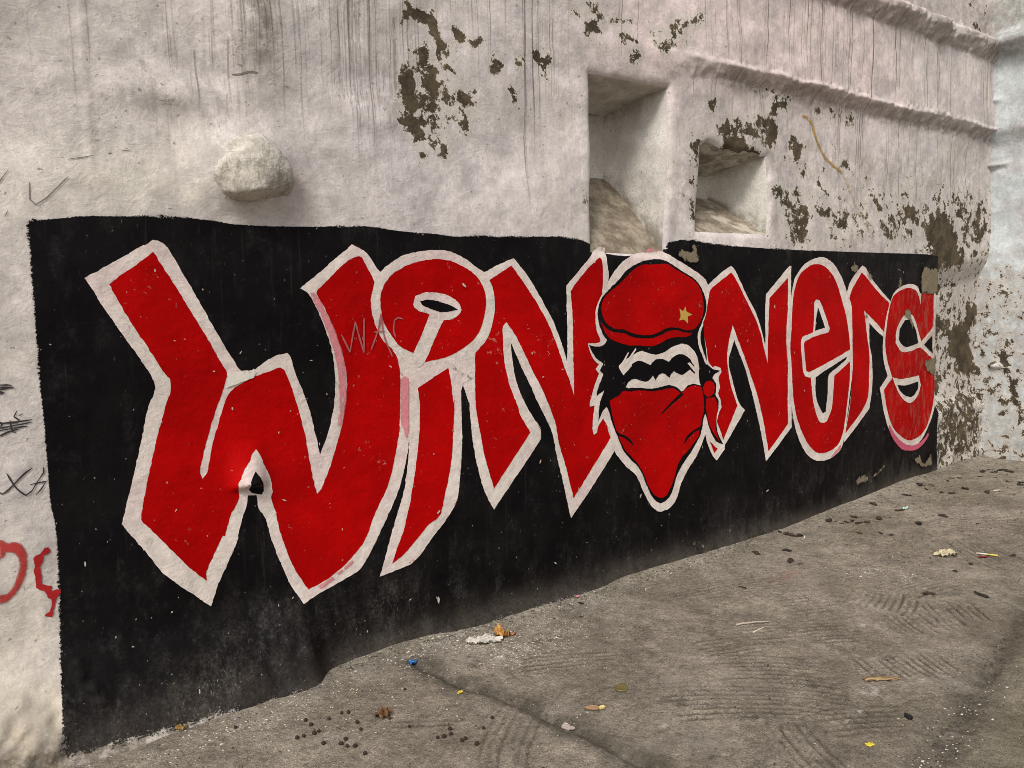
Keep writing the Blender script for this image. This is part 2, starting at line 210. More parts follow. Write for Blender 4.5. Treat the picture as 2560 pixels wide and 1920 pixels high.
 'g_red1': [(158,720),(174,737),(184,737),(192,726),(190,716),(177,710),(168,711),(166,697),(159,671),(159,648),(159,608),(185,596),(187,578),(198,584),(210,580),(209,565),(200,555),(191,530),(184,500),(177,489),(158,493),(159,501),(176,509),(182,536),(182,552),(168,563),(165,582),(148,596),(140,603),(140,628),(139,662),(141,673),(140,707),(146,716)],
 'g_ring': [(44,791),(59,788),(70,777),(91,775),(110,759),(120,730),(121,695),(113,655),(98,622),(81,598),(58,578),(33,572),(28,574),(30,606),(52,604),(69,620),(87,655),(95,693),(95,717),(83,738),(64,744),(55,731),(39,714)],
 'spout': [(918,989),(927,954)],
}
PEEL = {
 'P1': (1,[(1663,2854),(1692,2841),(1761,2842),(1817,2856),(1822,2788),(1828,2723),(1859,2695),(1819,2681),(1789,2729),(1767,2778),(1705,2779),(1637,2760),(1638,2792),(1669,2817)]),
 'P2': (1,[(1772,2706),(1787,2669),(1777,2615),(1816,2601),(1825,2642),(1889,2612),(1847,2579),(1815,2567),(1822,2528),(1811,2453),(1764,2453),(1742,2504),(1711,2507),(1687,2493),(1678,2455),(1700,2412),(1691,2378),(1742,2284),(1702,2270),(1657,2301),(1628,2337),(1580,2338),(1645,2372),(1636,2430),(1660,2466),(1612,2505),(1628,2540),(1671,2562),(1703,2513),(1750,2528),(1760,2566),(1706,2584),(1701,2648),(1725,2685)]),
 'P3': (0.62,[(1795,2437),(1875,2414),(1873,2359),(1847,2315),(1766,2293),(1729,2349),(1738,2397)]),
 'P3b': (0.5,[(1687,2705),(1885,2733),(1912,2569),(2029,2544),(2023,2334),(1901,2211),(1770,2172),(1678,2237),(1575,2325),(1598,2535)]),
 'P4': (0.9,[(1894,2512),(1935,2510),(1969,2515),(2015,2487),(2014,2452),(1958,2445),(1982,2392),(1981,2344),(1921,2323),(1903,2259),(1870,2270),(1888,2313),(1931,2366),(1908,2438),(1876,2462)]),
 'P5': (1,[(1789,2261),(1846,2281),(1852,2220),(1803,2209)]),
 'P6': (1,[(1907,2790),(1952,2782),(2001,2760),(2074,2762),(2017,2704),(1975,2735),(1934,2755)]),
 'P7': (1,[(2120,2711),(2163,2669),(2145,2638),(2109,2626),(2097,2659)]),
 'P8': (0.8,[(2246,2718),(2320,2723),(2314,2693),(2290,2660),(2299,2611),(2272,2658),(2236,2673)]),
 'P9': (1,[(2330,2746),(2363,2780),(2396,2779),(2406,2758),(2454,2763),(2478,2737),(2443,2699),(2423,2655),(2404,2700),(2357,2714)]),
 'P10': (0.75,[(2174,2572),(2215,2581),(2251,2532),(2277,2485),(2259,2468),(2214,2527)]),
 'P11': (1,[(2677,2947),(2730,2960),(2793,2922),(2729,2915),(2687,2896)]),
 'P12': (1,[(2891,2936),(2946,2954),(3025,2916),(2946,2914)]),
 'P13': (0.9,[(2968,2836),(3014,2871),(3065,2851),(3060,2818),(3008,2786),(2974,2805)]),
 'P14': (1,[(3159,2932),(3201,2931),(3299,2939),(3213,2888),(3177,2894)]),
 'P15': (0.9,[(2596,3013),(2632,3013),(2637,2980),(2606,2974)]),
 'P16': (0.6,[(2658,3085),(2752,3059),(2859,3042),(3014,3041),(2991,2989),(2869,2944),(2804,2970),(2699,3019)]),
 'P17': (0.62,[(3118,2997),(3261,3096),(3512,3178),(3553,3067),(3401,2990),(3262,2957),(3142,2969)]),
 'P18': (0.62,[(3368,3092),(3469,3169),(3522,3061),(3445,2981),(3369,2926)]),
 'P19': (0.7,[(3548,3092),(3601,3093),(3575,3011),(3542,3023)]),
 'Q1': (0.95,[(3598,2679),(3666,2697),(3667,2653),(3619,2616)]),
 'Q2': (1,[(4215,2694),(4280,2654),(4306,2562),(4221,2496),(4142,2526),(4171,2604)]),
 'Q3': (1,[(4410,2612),(4564,2530),(4499,2440),(4396,2552)]),
 'Q4': (0.9,[(3972,2673),(4010,2659),(3988,2620),(3961,2635)]),
 'Q5': (1,[(3732,2430),(3759,2477),(3801,2509),(3945,2551),(4006,2475),(4128,2440),(3948,2414),(3774,2425)]),
 'Q6': (0.62,[(3607,2514),(3841,2675),(3943,2642),(4153,2714),(4213,2797),(4029,2790),(4058,2831),(4469,2831),(4374,2723),(4279,2692),(4158,2499),(3946,2487),(3704,2454)]),
 'Q7': (0.62,[(3436,2453),(3567,2501),(3567,2440),(3542,2289),(3504,2154),(3545,2023),(3478,2003),(3425,2166),(3450,2281)]),
 'Q8': (0.9,[(4640,2795),(4719,2785),(4695,2738),(4650,2757)]),
 'Q9': (0.62,[(4817,2798),(5172,2801),(5175,2738),(5101,2678),(5002,2759),(4855,2742)]),
 'Q10': (1,[(4987,2479),(5053,2485),(5055,2428),(4989,2438)]),
 'Q11': (1,[(4711,2318),(4784,2267),(4731,2243)]),
 'Q12': (0.62,[(4227,2268),(4306,2274),(4559,2172),(4915,2193),(5107,2151),(5039,1967),(4848,2033),(4667,2077),(4537,1829),(4398,1945),(4311,2109),(4214,2161)]),
 'Q13': (0.62,[(5255,2332),(5507,2228),(5536,2096),(5364,2187),(5259,2256)]),
 'Q14': (1,[(6059,2119),(6139,2159),(6280,2225),(6431,2197),(6596,2069),(6719,1865),(6727,1772),(6315,1767),(6210,1855)]),
 'Q15': (1,[(6195,1849),(6070,2086),(6248,2102),(6292,2019),(6346,2034),(6340,2115),(6300,2154),(6459,2157),(6522,2087),(6642,2045),(6691,1943),(6715,1887),(6568,1879),(6439,1807),(6417,1738),(6324,1714)]),
 'Q16': (0.95,[(6326,1691),(6413,1668),(6473,1622),(6576,1556),(6639,1508),(6601,1489),(6518,1547),(6348,1530)]),
 'Q17': (0.85,[(6883,1948),(6975,1960),(7117,1915),(7062,1816),(7049,1738),(7004,1767),(7019,1826),(6860,1861)]),
 'Q18': (0.6,[(5898,2274),(6182,2232),(6420,2342),(7086,2372),(7202,2067),(6992,1870),(6767,1924),(6427,2246),(5957,2080),(5526,1894),(5409,2112)]),
 'Q19': (0.6,[(6671,2420),(6943,2401),(6982,2276),(6764,2264)]),
 'R1': (1,[(6472,1375),(6601,1384),(6610,1282),(6562,1220),(6506,1273)]),
 'R2': (1,[(6502,1159),(6581,1053),(6520,941),(6477,995)]),
 'R3': (1,[(7000,1492),(7233,1462),(7112,1211),(7255,934),(7154,764),(7001,870),(6791,1041),(6725,1175),(6820,1327),(7012,1361)]),
 'R4': (0.62,[(6446,729),(7099,741),(7266,521),(7239,191),(6493,141)]),
 'R5': (0.6,[(3400,1955),(3492,1941),(3546,1899),(3426,1904)]),
 'R6': (0.8,[(2641,2126),(2678,2093),(2661,2013),(2645,2036)]),
 'R7': (0.9,[(1708,2213),(1728,2215),(1727,2188),(1707,2186)]),
 'R8': (0.7,[(6647,3861),(6802,3893),(6784,3806),(6707,3779)]),
 'R9': (0.6,[(6874,3847),(6967,3865),(6959,3815),(6905,3805)]),
 'R10': (0.58,[(6635,3706),(6817,3740),(7102,3634),(6828,3622)]),
}
PEEL_RET = {
 'r1': (1,[(-125,1022),(-209,1052),(-188,918),(-238,814),(-318,554),(-320,474),(-282,483),(-216,746),(-152,889)]),
 'r2': (1,[(-182,378),(-223,368),(-233,329),(-224,307),(-183,312)]),
 'r3': (0.6,[(-125,1533),(-193,1517),(-185,1473),(-127,1479)]),
 'r4': (0.8,[(-83,1315),(-119,1302),(-120,1249),(-90,1262)]),
 'r5': (0.6,[(-175,1526),(-222,1538),(-201,1434),(-176,1448)]),
 'r6': (0.5,[(-87,447),(-247,438),(-238,301),(-65,306)]),
}
LINES = {
 'pen_block': [[(78,1312),(114,1310),(122,1306)],[(78,1303),(108,1302),(127,1299)],[(77,1295),(103,1299),(115,1301)],[(77,1291),(89,1288),(96,1285),(76,1281)]],
 'pen_tag': [[(129,1222),(119,1202),(133,1189),(126,1181),(111,1180)],[(144,1211),(131,1203)],[(69,1187),(80,1187),(84,1181),(81,1174),(68,1173)],[(107,1191),(108,1168),(112,1151),(121,1146)],[(69,1182),(128,1184),(171,1187)],[(68,1166),(119,1172),(168,1178)],[(67,1158),(126,1164),(158,1166)],[(65,1137),(101,1152),(131,1159)]],
 'pen_cross': [[(52,956),(61,949),(67,943),(81,952),(101,971),(131,1001),(160,1021)],[(84,1014),(101,971),(114,949),(133,929),(151,941),(170,971),(190,998),(192,1020)],[(148,964),(180,967),(203,969)],[(194,965),(178,942),(163,926)]],
 'scratch': [[(218,1980),(214,1924),(231,1907),(264,1932),(332,2006)],[(127,1964),(161,2014)],[(141,1864),(151,1883)],[(335,2064),(413,2083)],[(502,2108),(532,2113)]],
 'chalk': [[(1293,1433),(1332,1357),(1357,1483),(1397,1349),(1398,1501)],[(1430,1360),(1466,1452),(1477,1514),(1494,1415),(1532,1326)],[(1444,1437),(1499,1440)],[(1584,1489),(1561,1497),(1542,1485),(1538,1439),(1549,1408)]],
 'cord': [[(4540,2722),(4593,2713),(4642,2679),(4675,2602),(4723,2547),(4786,2482),(4890,2429),(4983,2396)]],
 'cordstain': [[(4974,2400),(5040,2337),(5122,2237),(5214,2102),(5340,1987),(5381,1900)]],
 'leftedge': [[(138,1736),(142,1696),(163,1686),(184,1683)]],
 'crack1': [[(898,2425),(925,2429),(959,2441),(993,2442)]],
 'crack2': [[(458,2096),(472,2098)]],
}
DEBRIS = {'orange': (1.96, -0.191), 'orange2': (2.005, -0.209), 'foam': (1.848, -0.182), 'blue': (1.489, -0.175), 'yel': (1.514, -0.532), 'leafball': (1.182, -0.513), 'rust': (0.548, -0.144), 'paper': (4.628, -0.954), 'yel2': (2.454, -1.716), 'black': (2.732, -1.703), 'redscrap': (4.727, -1.107), 'mint': (5.294, -0.357), 'pink': (2.531, -0.06), 'palescrap': (1.721, -0.965), 'card': (1.87, -0.944), 'disc': (2.059, -0.891), 'stick': [(4.755, -1.057), (4.802, -1.154)], 'thin': [(2.913, -0.881), (3.003, -0.875)], 'pale': [(2.909, -0.786), (3.065, -0.861)], 'twig': [(2.86, -1.447), (2.996, -1.531)], 'pellets': [(1.062, -0.41), (1.086, -0.42), (1.084, -0.503), (1.076, -0.554), (1.006, -0.577), (0.983, -0.595), (0.993, -0.62), (1.017, -0.635), (1.024, -0.701), (1.197, -0.545), (1.231, -0.636), (1.348, -0.734), (1.332, -0.765), (1.282, -0.756), (1.304, -0.763), (1.34, -0.829), (1.357, -0.826), (1.368, -0.883), (1.512, -0.766), (1.446, -0.807), (1.344, -0.386), (0.867, -0.468), (0.891, -0.474), (0.947, -0.473), (0.939, -0.417), (0.934, -0.375), (1.007, -0.422), (0.931, -0.557), (0.98, -0.593), (0.709, -0.263), (0.437, -0.054), (0.928, -0.477)], 'leaves': [(2.276, -0.187), (2.397, -0.247), (2.506, -0.12), (4.273, -0.057), (4.287, -0.095), (4.286, -0.119), (4.282, -0.156), (4.316, -0.179), (4.721, -0.133), (4.733, -0.171), (4.73, -0.219), (4.781, -0.222), (4.823, -0.241), (4.806, -0.297), (4.856, -0.322), (4.907, -0.203), (4.987, -0.336), (5.049, -0.378), (5.33, -0.592), (4.623, -0.404), (4.714, -0.499), (4.724, -0.564), (5.069, -0.562), (4.023, -0.291), (3.845, -0.197), (3.879, -0.413), (3.874, -0.478), (3.329, -0.5), (4.391, -1.106), (4.578, -1.105), (4.864, -1.207), (3.976, -1.167), (4.156, -1.348), (5.933, -0.132), (5.938, -0.165), (5.989, -0.181), (5.975, -0.211), (5.862, -0.22), (5.846, -0.336), (5.877, -0.4), (5.623, -0.191), (5.259, -0.139), (6.662, -0.271), (6.731, -0.265), (6.775, -0.27), (6.695, -0.327), (6.728, -0.342), (6.804, -0.34), (6.825, -0.36), (6.803, -0.398), (6.809, -0.423), (6.955, -0.406), (6.529, -0.419), (6.505, -0.315), (6.468, -0.532), (6.449, -0.62), (6.439, -0.645), (6.51, -0.613), (6.064, -0.403), (6.08, -0.553), (6.139, -0.711), (6.325, -0.186), (6.365, -0.226), (6.206, -0.212), (5.253, -0.351), (5.232, -0.341), (5.306, -0.605), (5.061, -0.567), (5.528, -0.957), (5.306, -0.826)], 'butts': [(6.147, -0.567), (4.287, -0.232)]}

# ---------------------------------------------------------------- helpers
def tag(o, label=None, cat=None, group=None, kind=None):
    if label: o['label'] = label
    if cat: o['category'] = cat
    if group: o['group'] = group
    if kind: o['kind'] = kind
    return o
def empty(name, loc=(0, 0, 0)):
    o = bpy.data.objects.new(name, None); o.empty_display_size = 0.1; COL.objects.link(o); o.location = loc
    return o
def mesh_obj(name, verts, faces, mat, parent=None, smooth=True, attrs=None):
    me = bpy.data.meshes.new(name)
    verts = np.asarray(verts, np.float32)
    if isinstance(faces, np.ndarray) and faces.ndim == 2:
        n, k = faces.shape
        me.vertices.add(len(verts)); me.vertices.foreach_set('co', verts.ravel())
        me.loops.add(n*k); me.loops.foreach_set('vertex_index', faces.astype(np.int32).ravel())
        me.polygons.add(n); me.polygons.foreach_set('loop_start', np.arange(0, n*k, k, dtype=np.int32))
        me.update(calc_edges=True)
    else:
        me.from_pydata([tuple(map(float, v)) for v in verts], [], [tuple(map(int, f)) for f in faces])
    me.validate()
    if smooth: me.polygons.foreach_set('use_smooth', np.ones(len(me.polygons), bool))
    for nm, arr in (attrs or {}).items():
        arr = np.asarray(arr, np.float32)
        if arr.ndim == 1:
            a = me.attributes.new(nm, 'FLOAT', 'POINT'); a.data.foreach_set('value', arr)
        else:
            a = me.attributes.new(nm, 'FLOAT_COLOR', 'POINT')
            a.data.foreach_set('color', np.concatenate([arr, np.ones((len(arr), 1), np.float32)], 1).ravel())
    if mat: me.materials.append(mat)
    o = bpy.data.objects.new(name, me); COL.objects.link(o)
    if parent: o.parent = parent
    return o
def grid_faces(nx, ny, keep=None):
    i = np.arange(nx-1)[:, None]*ny + np.arange(ny-1)[None, :]
    f = np.stack([i, i+ny, i+ny+1, i+1], -1)
    return f.reshape(-1, 4) if keep is None else f[keep]
def compact(v, f, *arrs):
    used = np.unique(f); m = np.full(len(v), -1); m[used] = np.arange(len(used))
    return (v[used], m[f]) + tuple(a[used] for a in arrs)
def poly_sd(px_, pz_, poly):
    """signed distance to a closed polygon, + inside"""
    P = np.asarray(poly, float); Q = np.roll(P, -1, 0)
    d = np.full(px_.shape, 1e9); ins = np.zeros(px_.shape, bool)
    for (ax, az_), (bx, bz) in zip(P, Q):
        vx, vz = bx-ax, bz-az_; L = vx*vx+vz*vz
        if L < 1e-12: continue
        t = np.clip(((px_-ax)*vx+(pz_-az_)*vz)/L, 0, 1)
        d = np.minimum(d, (px_-ax-t*vx)**2+(pz_-az_-t*vz)**2)
        if az_ != bz:
            c = ((az_ > pz_) != (bz > pz_)) & (px_ < (bx-ax)*(pz_-az_)/(bz-az_)+ax)
            ins ^= c
    d = np.sqrt(d)
    return np.where(ins, d, -d)

# ---------------------------------------------------------------- node shorthand
class NT:
    def __init__(s, name, rough=0.85, spec=0.25):
        s.m = bpy.data.materials.new(name); s.m.use_nodes = True; s.t = s.m.node_tree; s.t.nodes.clear()
        s.out = s.t.nodes.new('ShaderNodeOutputMaterial'); s.b = s.t.nodes.new('ShaderNodeBsdfPrincipled')
        s.b.inputs['Roughness'].default_value = rough; s.b.inputs['Specular IOR Level'].default_value = spec
        s.t.links.new(s.b.outputs[0], s.out.inputs[0])
        g = s.t.nodes.new('ShaderNodeNewGeometry'); s.pos = g.outputs['Position']
    def L(s, a, b):
        if isinstance(a, (int, float)): b.default_value = a
        elif isinstance(a, (tuple, list)): b.default_value = (tuple(a)+(1,))[:4] if b.type == 'RGBA' else tuple(a)[:3]
        else: s.t.links.new(a, b)
    def vec(s, sx, sy, sz, off=(0, 0, 0), src=None):
        n = s.t.nodes.new('ShaderNodeMapping'); n.inputs['Scale'].default_value = (sx, sy, sz); n.inputs['Location'].default_value = off
        s.L(src or s.pos, n.inputs[0]); return n.outputs[0]
    def noise(s, scale, detail=4, rough=0.55, vec=None, dist=0.0):
        n = s.t.nodes.new('ShaderNodeTexNoise'); n.inputs['Scale'].default_value = scale; n.inputs['Detail'].default_value = detail
        n.inputs['Roughness'].default_value = rough; n.inputs['Distortion'].default_value = dist
        s.L(vec or s.pos, n.inputs['Vector']); return n.outputs[0]
    def voro(s, scale, feature='F1', vec=None, out=0):
        n = s.t.nodes.new('ShaderNodeTexVoronoi'); n.feature = feature; n.inputs['Scale'].default_value = scale
        s.L(vec or s.pos, n.inputs['Vector']); return n.outputs[out]
    def mth(s, op, a, b=0.0, c=None, clamp=False):
        n = s.t.nodes.new('ShaderNodeMath'); n.operation = op; n.use_clamp = clamp
        s.L(a, n.inputs[0]); s.L(b, n.inputs[1])
        if c is not None: s.L(c, n.inputs[2])
        return n.outputs[0]
    def step(s, x, lo, hi):
        n = s.t.nodes.new('ShaderNodeMapRange'); n.interpolation_type = 'SMOOTHSTEP'
        s.L(x, n.inputs[0]); s.L(lo, n.inputs[1]); s.L(hi, n.inputs[2]); return n.outputs[0]
    def mix(s, f, a, b, mode='MIX'):
        n = s.t.nodes.new('ShaderNodeMix'); n.data_type = 'RGBA'; n.blend_type = mode; n.clamp_factor = True
        s.L(f, n.inputs[0]); s.L(a, n.inputs[6]); s.L(b, n.inputs[7]); return n.outputs[2]
    def attr(s, name, color=False):
        n = s.t.nodes.new('ShaderNodeAttribute'); n.attribute_name = name; return n.outputs[0 if color else 2]
    def val(s, x, k, col):                       # multiply a colour by (1 + k*(x-0.5))
        f = s.mth('MULTIPLY_ADD', x, k, 1-0.5*k)
        n = s.t.nodes.new('ShaderNodeVectorMath'); n.operation = 'SCALE'; s.L(col, n.inputs[0]); s.L(f, n.inputs['Scale']); return n.outputs[0]
    def color(s, c): s.L(c, s.b.inputs['Base Color']); return s
    def rough(s, c): s.L(c, s.b.inputs['Roughness']); return s
    def bump(s, h, strength=0.5, dist=0.01):
        n = s.t.nodes.new('ShaderNodeBump'); n.inputs['Strength'].default_value = strength; n.inputs['Distance'].default_value = dist
        s.L(h, n.inputs['Height'])
        prev = s.b.inputs['Normal'].links
        if prev: s.t.links.new(prev[0].from_socket, n.inputs['Normal'])
        s.t.links.new(n.outputs[0], s.b.inputs['Normal']); return s
    def alpha(s, a):
        tr = s.t.nodes.new('ShaderNodeBsdfTransparent'); mx = s.t.nodes.new('ShaderNodeMixShader')
        s.L(a, mx.inputs[0]); s.t.links.new(tr.outputs[0], mx.inputs[1]); s.t.links.new(s.b.outputs[0], mx.inputs[2])
        s.t.links.new(mx.outputs[0], s.out.inputs[0]); return s
    def trowel(s, k=1.0):
        """the same grain on the plaster and on the paint over it"""
        a = s.noise(9, 4, 0.55, dist=0.4); b = s.noise(1.0, 4, 0.65, s.vec(38, 38, 46), 1.6); c = s.noise(150, 4, 0.7)
        r_ = s.noise(1.0, 5, 0.6, s.vec(11, 11, 15, (4, 2, 7)), 0.9); r_ = s.mth('POWER', s.mth('SUBTRACT', 1.0, s.mth('ABSOLUTE', s.mth('MULTIPLY_ADD', r_, 5.0, -2.5)), clamp=True), 2.0)
        s.bump(a, 0.45*k, 0.016); s.bump(r_, 0.17*k, 0.006); s.bump(b, 0.20*k, 0.006); s.bump(c, 0.16*k, 0.003); return s

BARE = (0.085, 0.066, 0.040)
def plaster(name, base=None, crack=False):
    n = NT(name, 0.92, 0.15)
    c = n.attr('tint', True) if base is None else base
    if base is not None: c = n.mix(0.0, c, c)
    peel, strk, dirt = n.attr('peel'), n.attr('streak'), n.attr('dirt')
    c = n.val(n.noise(1.7, 5, 0.6), 0.7, c)
    c = n.val(n.noise(9, 6, 0.7), 0.95, c)
    c = n.val(n.noise(1, 5, 0.7, n.vec(60, 60, 20)), 0.28, c)
    c = n.val(n.noise(38, 6, 0.8), 0.75, c)
    c = n.val(n.noise(130, 3, 0.75), 0.45, c)
    st = n.step(n.noise(2.1, 7, 0.72, n.vec(1, 1, 1.2, (1, 6, 3)), 0.6), 0.50, 0.66); c = n.mix(n.mth('MULTIPLY', st, 0.42), c, (0.34, 0.305, 0.285))
    c = n.mix(n.mth('MULTIPLY', n.step(n.noise(3.5, 5, 0.7), 0.48, 0.66), 0.6), c, (0.365, 0.33, 0.325))
    c = n.mix(n.mth('MULTIPLY', n.step(n.noise(2.6, 5, 0.7, n.vec(1, 1, 1, (7, 3, 1))), 0.50, 0.68), 0.4), c, (0.56, 0.51, 0.44))
    c = n.mix(n.mth('MULTIPLY', n.mth('MULTIPLY', n.attr('smudge'), n.step(n.noise(1, 5, 0.7, n.vec(14, 14, 8)), 0.44, 0.62)), 0.6), c, (0.235, 0.21, 0.195))
    # faint vertical smears everywhere, runs of dirty water where the water comes down
    v1 = n.noise(1, 3, 0.6, n.vec(40, 40, 0.7)); v2 = n.noise(1, 2, 0.5, n.vec(120, 120, 0.32, (3, 1, 0)))
    cl = n.step(n.noise(1, 2, 0.5, n.vec(5.5, 5.5, 0.35, (2, 2, 2))), 0.38, 0.62); strk2 = n.mth('MULTIPLY', strk, cl)
    v3 = n.noise(1, 2, 0.6, n.vec(240, 240, 3.0, (7, 1, 2)))
    c = n.mix(n.mth('MULTIPLY', n.step(v1, 0.46, 0.70), n.mth('MULTIPLY', strk2, 0.45)), c, (0.25, 0.21, 0.17))
    c = n.mix(n.mth('MULTIPLY', n.step(v2, 0.575, 0.66), n.mth('MULTIPLY', strk2, 0.5)), c, (0.15, 0.122, 0.10))
    c = n.mix(n.mth('MULTIPLY', n.step(v3, 0.62, 0.68), n.mth('MULTIPLY_ADD', strk, 0.12, 0.09)), c, (0.14, 0.12, 0.10))
    # soaked, mossy or muddy parts
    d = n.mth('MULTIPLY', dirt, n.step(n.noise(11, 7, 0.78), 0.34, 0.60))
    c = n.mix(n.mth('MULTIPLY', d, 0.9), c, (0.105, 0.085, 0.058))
    # flecks and pits
    c = n.mix(n.mth('MULTIPLY', n.step(n.noise(42, 2, 0.5), 0.70, 0.74), 0.55), c, (0.10, 0.085, 0.07))
    c = n.mix(n.mth('MULTIPLY', n.step(n.noise(1, 2, 0.5, n.vec(30, 30, 75, (5, 5, 5))), 0.73, 0.77), 0.6), c, (0.12, 0.10, 0.08))
    # flaking: first a pale undercoat, then the bare brown render
    nz = n.noise(15, 8, 0.76); nb = n.noise(5, 3, 0.6)
    f = n.mth('ADD', peel, n.mth('MULTIPLY_ADD', nz, 2.3, -1.15))
    f = n.mth('ADD', f, n.mth('MULTIPLY_ADD', nb, 0.9, -0.45))
    c = n.mix(n.mth('MULTIPLY', n.step(f, 0.12, 0.50), 0.42), c, (0.30, 0.268, 0.235)); under = n.step(f, 0.34, 0.40); bare = n.step(f, 0.52, 0.55)
    c = n.mix(n.mth('MULTIPLY', under, 0.65), c, (0.50, 0.455, 0.40))
    bc = n.mix(n.step(n.noise(9, 5, 0.7), 0.38, 0.66), (0.048, 0.037, 0.025), (0.098, 0.076, 0.046)); bc = n.val(n.noise(70, 5, 0.75), 1.6, bc)
    c = n.mix(bare, c, bc); c = n.mix(n.mth('MULTIPLY', n.mth('SUBTRACT', n.step(f, 0.47, 0.52), bare, clamp=True), 0.5), c, (0.62, 0.57, 0.50))
    n.trowel(1.0)
    n.bump(n.step(f, 0.47, 0.56), -1.0, 0.014); n.bump(under, -0.7, 0.004)
    if crack:
        cr = n.voro(9, 'DISTANCE_TO_EDGE', n.vec(1, 1, 1))
        c = n.mix(n.mth('MULTIPLY', n.step(cr, 0.02, 0.0), 0.5), c, (0.10, 0.085, 0.065)); n.bump(cr, 0.25, 0.01)
    n.color(c); return n.m

def red_paint():
    n = NT('red_paint', 0.65, 0.05)
    c = n.mix(n.step(n.noise(2.6, 4, 0.6), 0.35, 0.7), (0.290, 0.0003, 0.0005), (0.385, 0.0008, 0.0008))
    c = n.val(n.noise(1, 5, 0.7, n.vec(9, 9, 40)), 0.3, c); c = n.val(n.noise(55, 5, 0.75), 0.3, c)
    w = n.step(n.mth('MULTIPLY', n.noise(4, 4, 0.7), n.noise(48, 4, 0.7)), 0.375, 0.43)      # scuffs
    c = n.mix(n.mth('MULTIPLY', w, 0.45), c, (0.50, 0.24, 0.20))
    sp = n.step(n.noise(75, 1, 0.4), 0.775, 0.80); c = n.mix(n.mth('MULTIPLY', sp, 0.6), c, (0.55, 0.30, 0.26))
    w2 = n.mth('MULTIPLY', n.attr('worn'), n.step(n.noise(1, 5, 0.7, n.vec(26, 26, 9)), 0.47, 0.66))
    c = n.mix(n.mth('MULTIPLY', w2, 0.65), c, (0.24, 0.09, 0.06))
    return n.color(c).rough(n.mth('MULTIPLY_ADD', w, 0.25, 0.6)).trowel(0.75).m
def white_paint():
    n = NT('white_paint', 0.8, 0.2)
    c = n.mix(n.step(n.noise(3.1, 4, 0.6), 0.38, 0.7), (0.585, 0.52, 0.465), (0.58, 0.465, 0.44))
    c = n.val(n.noise(24, 5, 0.7), 0.75, c); c = n.val(n.noise(110, 4, 0.75), 0.5, c)
    c = n.mix(n.mth('MULTIPLY', n.step(n.noise(1, 5, 0.7, n.vec(16, 16, 28, (2, 9, 4))), 0.56, 0.72), 0.35), c, (0.52, 0.33, 0.33))
    c = n.mix(n.mth('MULTIPLY', n.step(n.noise(55, 3, 0.6), 0.70, 0.76), 0.5), c, (0.20, 0.16, 0.13))
    c = n.mix(n.mth('MULTIPLY', n.attr('worn'), n.mth('MULTIPLY', n.step(n.noise(8, 5, 0.7), 0.42, 0.68), 0.7)), c, (0.30, 0.25, 0.19))
    return n.color(c).trowel(1.0).m
